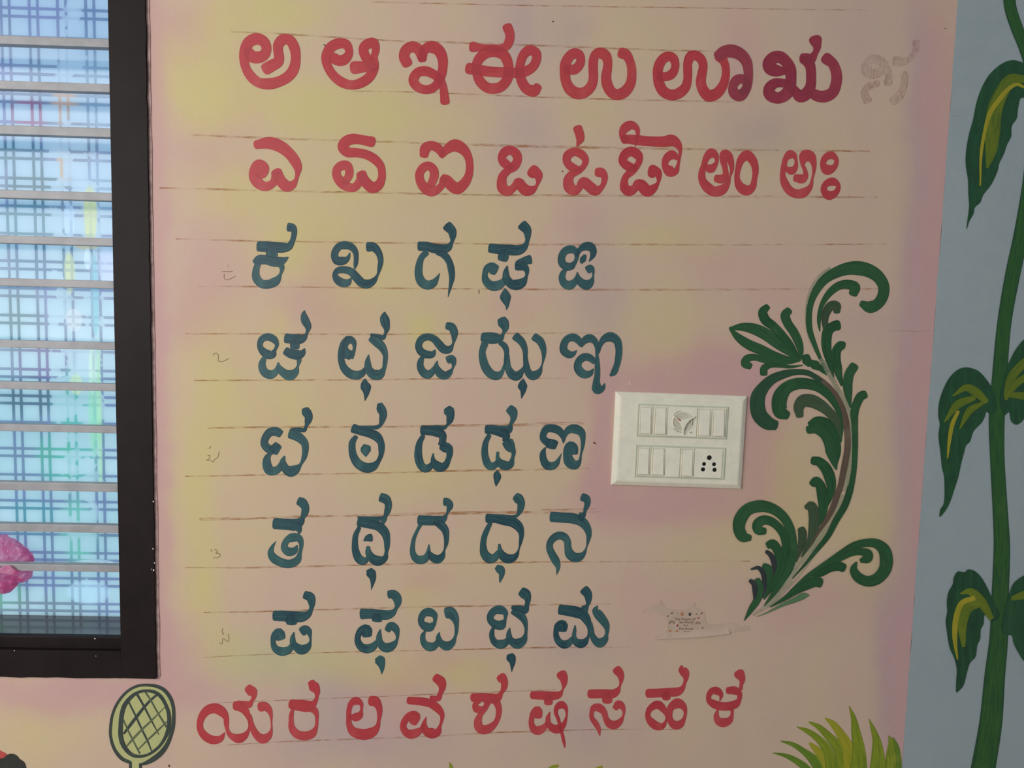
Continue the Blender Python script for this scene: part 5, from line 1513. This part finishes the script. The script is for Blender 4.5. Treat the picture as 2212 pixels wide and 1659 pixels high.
for k in range(3):
    a = math.radians(95 + 120 * k)
    m = MB(); annulus(m, kx, kz, R * 0.97, R * 1.02, FACE - .0025, FACE - .0029, 20, a + 0.10, a + 1.0); tag(m.build('scale_arc', M['greymark'], reg), 'grey printed scale arc')
# three-winged knob
star = []
for (tipx, tipy) in ((955, 485), (1085, 735), (1243, 495)):
    star.append(sl(tipx, tipy))
cen = Vector((sum(p[0] for p in star) / 3, sum(p[1] for p in star) / 3))
poly = []
for i in range(3):
    a, b = Vector(star[i]), Vector(star[(i + 1) % 3])
    da = (a - cen); n_ = Vector((-da.y, da.x)).normalized()
    poly += [a - n_ * 0.0007, a + n_ * 0.0007]
    mid_ = cen + ((a + b) / 2 - cen) * 0.06
    for t_ in (0.25, 0.5, 0.75):
        q = (a + n_ * 0.0007) * (1 - t_) ** 2 + mid_ * 2 * t_ * (1 - t_) + (b) * t_ ** 2
        poly.append(q)
m = MB(); m.prism([tuple(p) for p in poly], FACE - 0.0078, FACE - 0.0026)
bm = m.bm
bmesh.ops.recalc_face_normals(bm, faces=bm.faces[:])
fr_ = [e for e in bm.edges if all(abs(v.co.y - (FACE - 0.0078)) < 1e-6 for v in e.verts)]
bmesh.ops.bevel(bm, geom=fr_, offset=0.0006, segments=2, affect='EDGES')
knob = m.build('regulator_knob', M['ivory2'], reg)
tip = Vector(star[0]); dirv = (tip - cen).normalized(); nn = Vector((-dirv.y, dirv.x))
p0 = cen + dirv * (tip - cen).length * 0.80; p1 = cen + dirv * (tip - cen).length * 0.30
m = MB(); m.prism([tuple(p0), tuple(p1 - nn * 0.0012), tuple(p1 + nn * 0.0012)], FACE - 0.0081, FACE - 0.0078)
tag(m.build('pointer_mark', M['redmark'], reg), 'dark red pointer on the regulator knob')
tx_, tz_ = sl(1203, 715)
m = MB(); m.prism([(tx_ - .0018, tz_ - .0010), (tx_ + .0018, tz_ - .0010), (tx_, tz_ + .0020)], FACE - .0029, FACE - .0025)
m.build('printed_mark', M['greymark'], reg)
# five-pin socket: holes are black dishes on the face, their dark put into the colour
x0, x1, z0, z1 = rect(((1262, 930), (1635, 950), (1620, 1340), (1243, 1330)))
m = MB(); m.box(x0, x1, FACE - 0.0026, FACE + .001, z0, z1, bevel=0.0006)
soc = m.build('socket', M['ivory2'], sb)
for (hx, hy, r) in ((1452, 1057, 30), (1380, 1143, 24), (1516, 1147, 24), (1366, 1217, 26), (1523, 1223, 26)):
    x, z = sl(hx, hy); rr = r / SBS * DIST / FPX
    m = MB(); bm = m.bm
    rows = []
    for (r_, y_) in ((rr * 1.12, FACE - .00265), (rr * 1.0, FACE - .0029), (rr * 0.86, FACE - .00268), (0.0001, FACE - .00266)):
        rows.append([bm.verts.new((x + r_ * math.cos(a * math.pi / 12), y_, z + r_ * math.sin(a * math.pi / 12))) for a in range(24)])
    for a, b in zip(rows, rows[1:]):
        for i in range(24):
            j = (i + 1) % 24
            bm.faces.new((a[i], a[j], b[j], b[i]))
    tag(m.build('pin_hole', M['hole'], soc), 'round black pin hole')

# ------------------------------------------------------------------ torn sticker
M['paper'] = plain('thin_torn_paper', lin((196, 172, 154)), 0.55, 0.3, 0.03, 30)
T0, TS = (1360.0, 1270.0), 7.373
torn = [(200, 385), (290, 312), (370, 280), (440, 258), (480, 215), (505, 190), (522, 250), (560, 300), (620, 338), (700, 352), (800, 355), (870, 347), (930, 330), (985, 285), (1035, 235), (1045, 280), (1060, 315), (1130, 350), (1185, 380),
        (1200, 450), (1210, 540), (1235, 572), (1290, 580), (1450, 580), (1600, 560), (1690, 560), (1720, 590), (1760, 605), (1840, 608), (1900, 612), (1920, 660), (1700, 700), (1500, 725), (1300, 748), (1000, 775), (700, 792), (400, 803),
        (500, 762), (560, 715), (600, 650), (605, 580), (585, 500), (550, 455), (490, 405), (430, 378), (340, 366), (275, 370)]
def tp(x, y): return T0[0] + x / TS, T0[1] + y / TS
c = Canvas(); c.outline([tp(*p) for p in torn], step=4)
# inner points so that the curled lower edge can lift
def curl(px, py):
    x, y = (px - T0[0]) * TS, (py - T0[1]) * TS
    edge = 803 + (660 - 803) * (x - 400) / 1500.0
    return 0.0022 * max(0.0, 1 - (edge - y) / 90.0) ** 2 if 380 < x < 1600 else 0.0
for gx in range(240, 1900, 40):
    for gy in range(620, 800, 16):
        edge = 803 + (660 - 803) * (gx - 400) / 1500.0
        if gy < edge - 6 and (gx > 640 and gy > 590):
            p = tp(gx, gy); c.faces.append([p, (p[0] + 0.4, p[1]), (p[0], p[1] + 0.4)]); c.info.append(c.info[0])
stk = c.build('torn_sticker', M['paper'], None, lift=0.0006, thick=0.0004, warp=curl)
tag(stk, 'torn remnant of a thin printed sticker near the foot of the green scroll', 'sticker')
sorg = (stk.location.x, stk.location.z)
INK = {k: plain('ink_' + k, lin(v), 0.6, 0.2, 0.02) for k, v in {'brown': (128, 96, 76), 'orange': (190, 120, 70), 'navy': (44, 46, 66), 'red': (150, 40, 44), 'olive': (120, 124, 70), 'grey': (120, 110, 98), 'rose': (176, 112, 96)}.items()}
def mark(name, ink, strokes, lab=None):
    c = Canvas()
    for st in strokes: c.stroke([tp(a, b) + (w / TS,) for a, b, w in st], cap=0.9, step=2)
    o = c.build(name, INK[ink], stk, lift=0.0009, thick=0.0002, origin=sorg)
    o.location = (0, 0, 0)
    if lab: tag(o, lab)
def hand(x, y, s, ink, rot=0.0):
    sts = [[(x - 9 * s, y + 6 * s, 22 * s), (x + 9 * s, y + 6 * s, 22 * s)]]
    for a in (-0.75, -0.35, 0.05, 0.42):
        sts.append([(x + 20 * s * math.sin(a + rot), y - 8 * s * math.cos(a + rot), 8 * s), (x + 52 * s * math.sin(a + rot), y - 46 * s * math.cos(a + rot), 6 * s)])
    sts.append([(x - 16 * s, y + 8 * s, 9 * s), (x - 40 * s, y - 2 * s, 7 * s)])
    mark('hand_print', ink, sts, f'{ink} printed hand shape')
def bow(x, y, s):
    mark('rainbow_print', 'brown', [[(x + r * s * math.cos(a), y - r * s * math.sin(a), 9 * s) for a in [math.pi * k / 8 for k in range(9)]] for r in (46, 28)], 'brown printed rainbow arc')
hand(840, 425, 0.95, 'orange'); hand(960, 425, 0.85, 'navy', 0.15); hand(610, 455, 0.45, 'brown'); hand(1150, 408, 0.5, 'red'); hand(762, 605, 0.6, 'red', 0.3); hand(1160, 642, 0.5, 'grey', 0.5)
bow(674, 568, 1.0); bow(1085, 575, 0.80)
for (x, y, w, ink) in ((672, 398, 34, 'olive'), (760, 402, 16, 'olive'), (1065, 415, 26, 'olive'), (1090, 367, 12, 'grey'), (643, 682, 36, 'orange'), (752, 687, 36, 'orange'), (705, 745, 26, 'brown'),
                       (795, 738, 16, 'brown'), (992, 580, 16, 'grey'), (1166, 540, 18, 'grey'), (1083, 647, 16, 'grey'), (625, 620, 14, 'grey'), (700, 468, 16, 'olive'), (1095, 478, 38, 'rose'), (1125, 702, 26, 'grey'), (697, 630, 12, 'rose')):
    mark('dot_print', ink, [[(x - w * .22, y + w * .1, w * .7), (x + w * .22, y - w * .1, w * .7)]])
for i, ink in enumerate(('navy', 'brown', 'red', 'rose')):
    x = 878 + i * 32
    mark('figure_print', ink, [[(x, 684, 15), (x, 690, 15)], [(x, 700, 18), (x, 722, 14)]])
mark('pencil_print', 'navy', [[(1040, 715, 14), (1058, 695, 10)]])
def words(txt, x, y, h, ink):
    cu = bpy.data.curves.new('words', 'FONT'); cu.body = txt; cu.size = 1.0; cu.extrude = 0.0
    tmp = bpy.data.objects.new('words', cu); COL.objects.link(tmp)
    dg = bpy.context.evaluated_depsgraph_get()
    me = bpy.data.meshes.new_from_object(tmp.evaluated_get(dg))
    bpy.data.objects.remove(tmp)
    k = h / 0.72
    wd_ = max(v.co.x for v in me.vertices)
    for v in me.vertices:
        px, py = tp(x + (v.co.x - wd_ / 2) * k, y - (v.co.y) * k)
        X, Z = W(px, py)
        v.co = Vector((X - sorg[0], -0.0010, Z - sorg[1]))
    me.materials.clear()
    o = link('lettering', me, INK[ink], stk); tag(o, 'small brown printed lettering')
words('The Future of', 880, 512, 42, 'brown')
words('the World', 900, 560, 38, 'brown')
words('is in', 890, 606, 34, 'brown')
words('This Room', 895, 664, 40, 'brown')
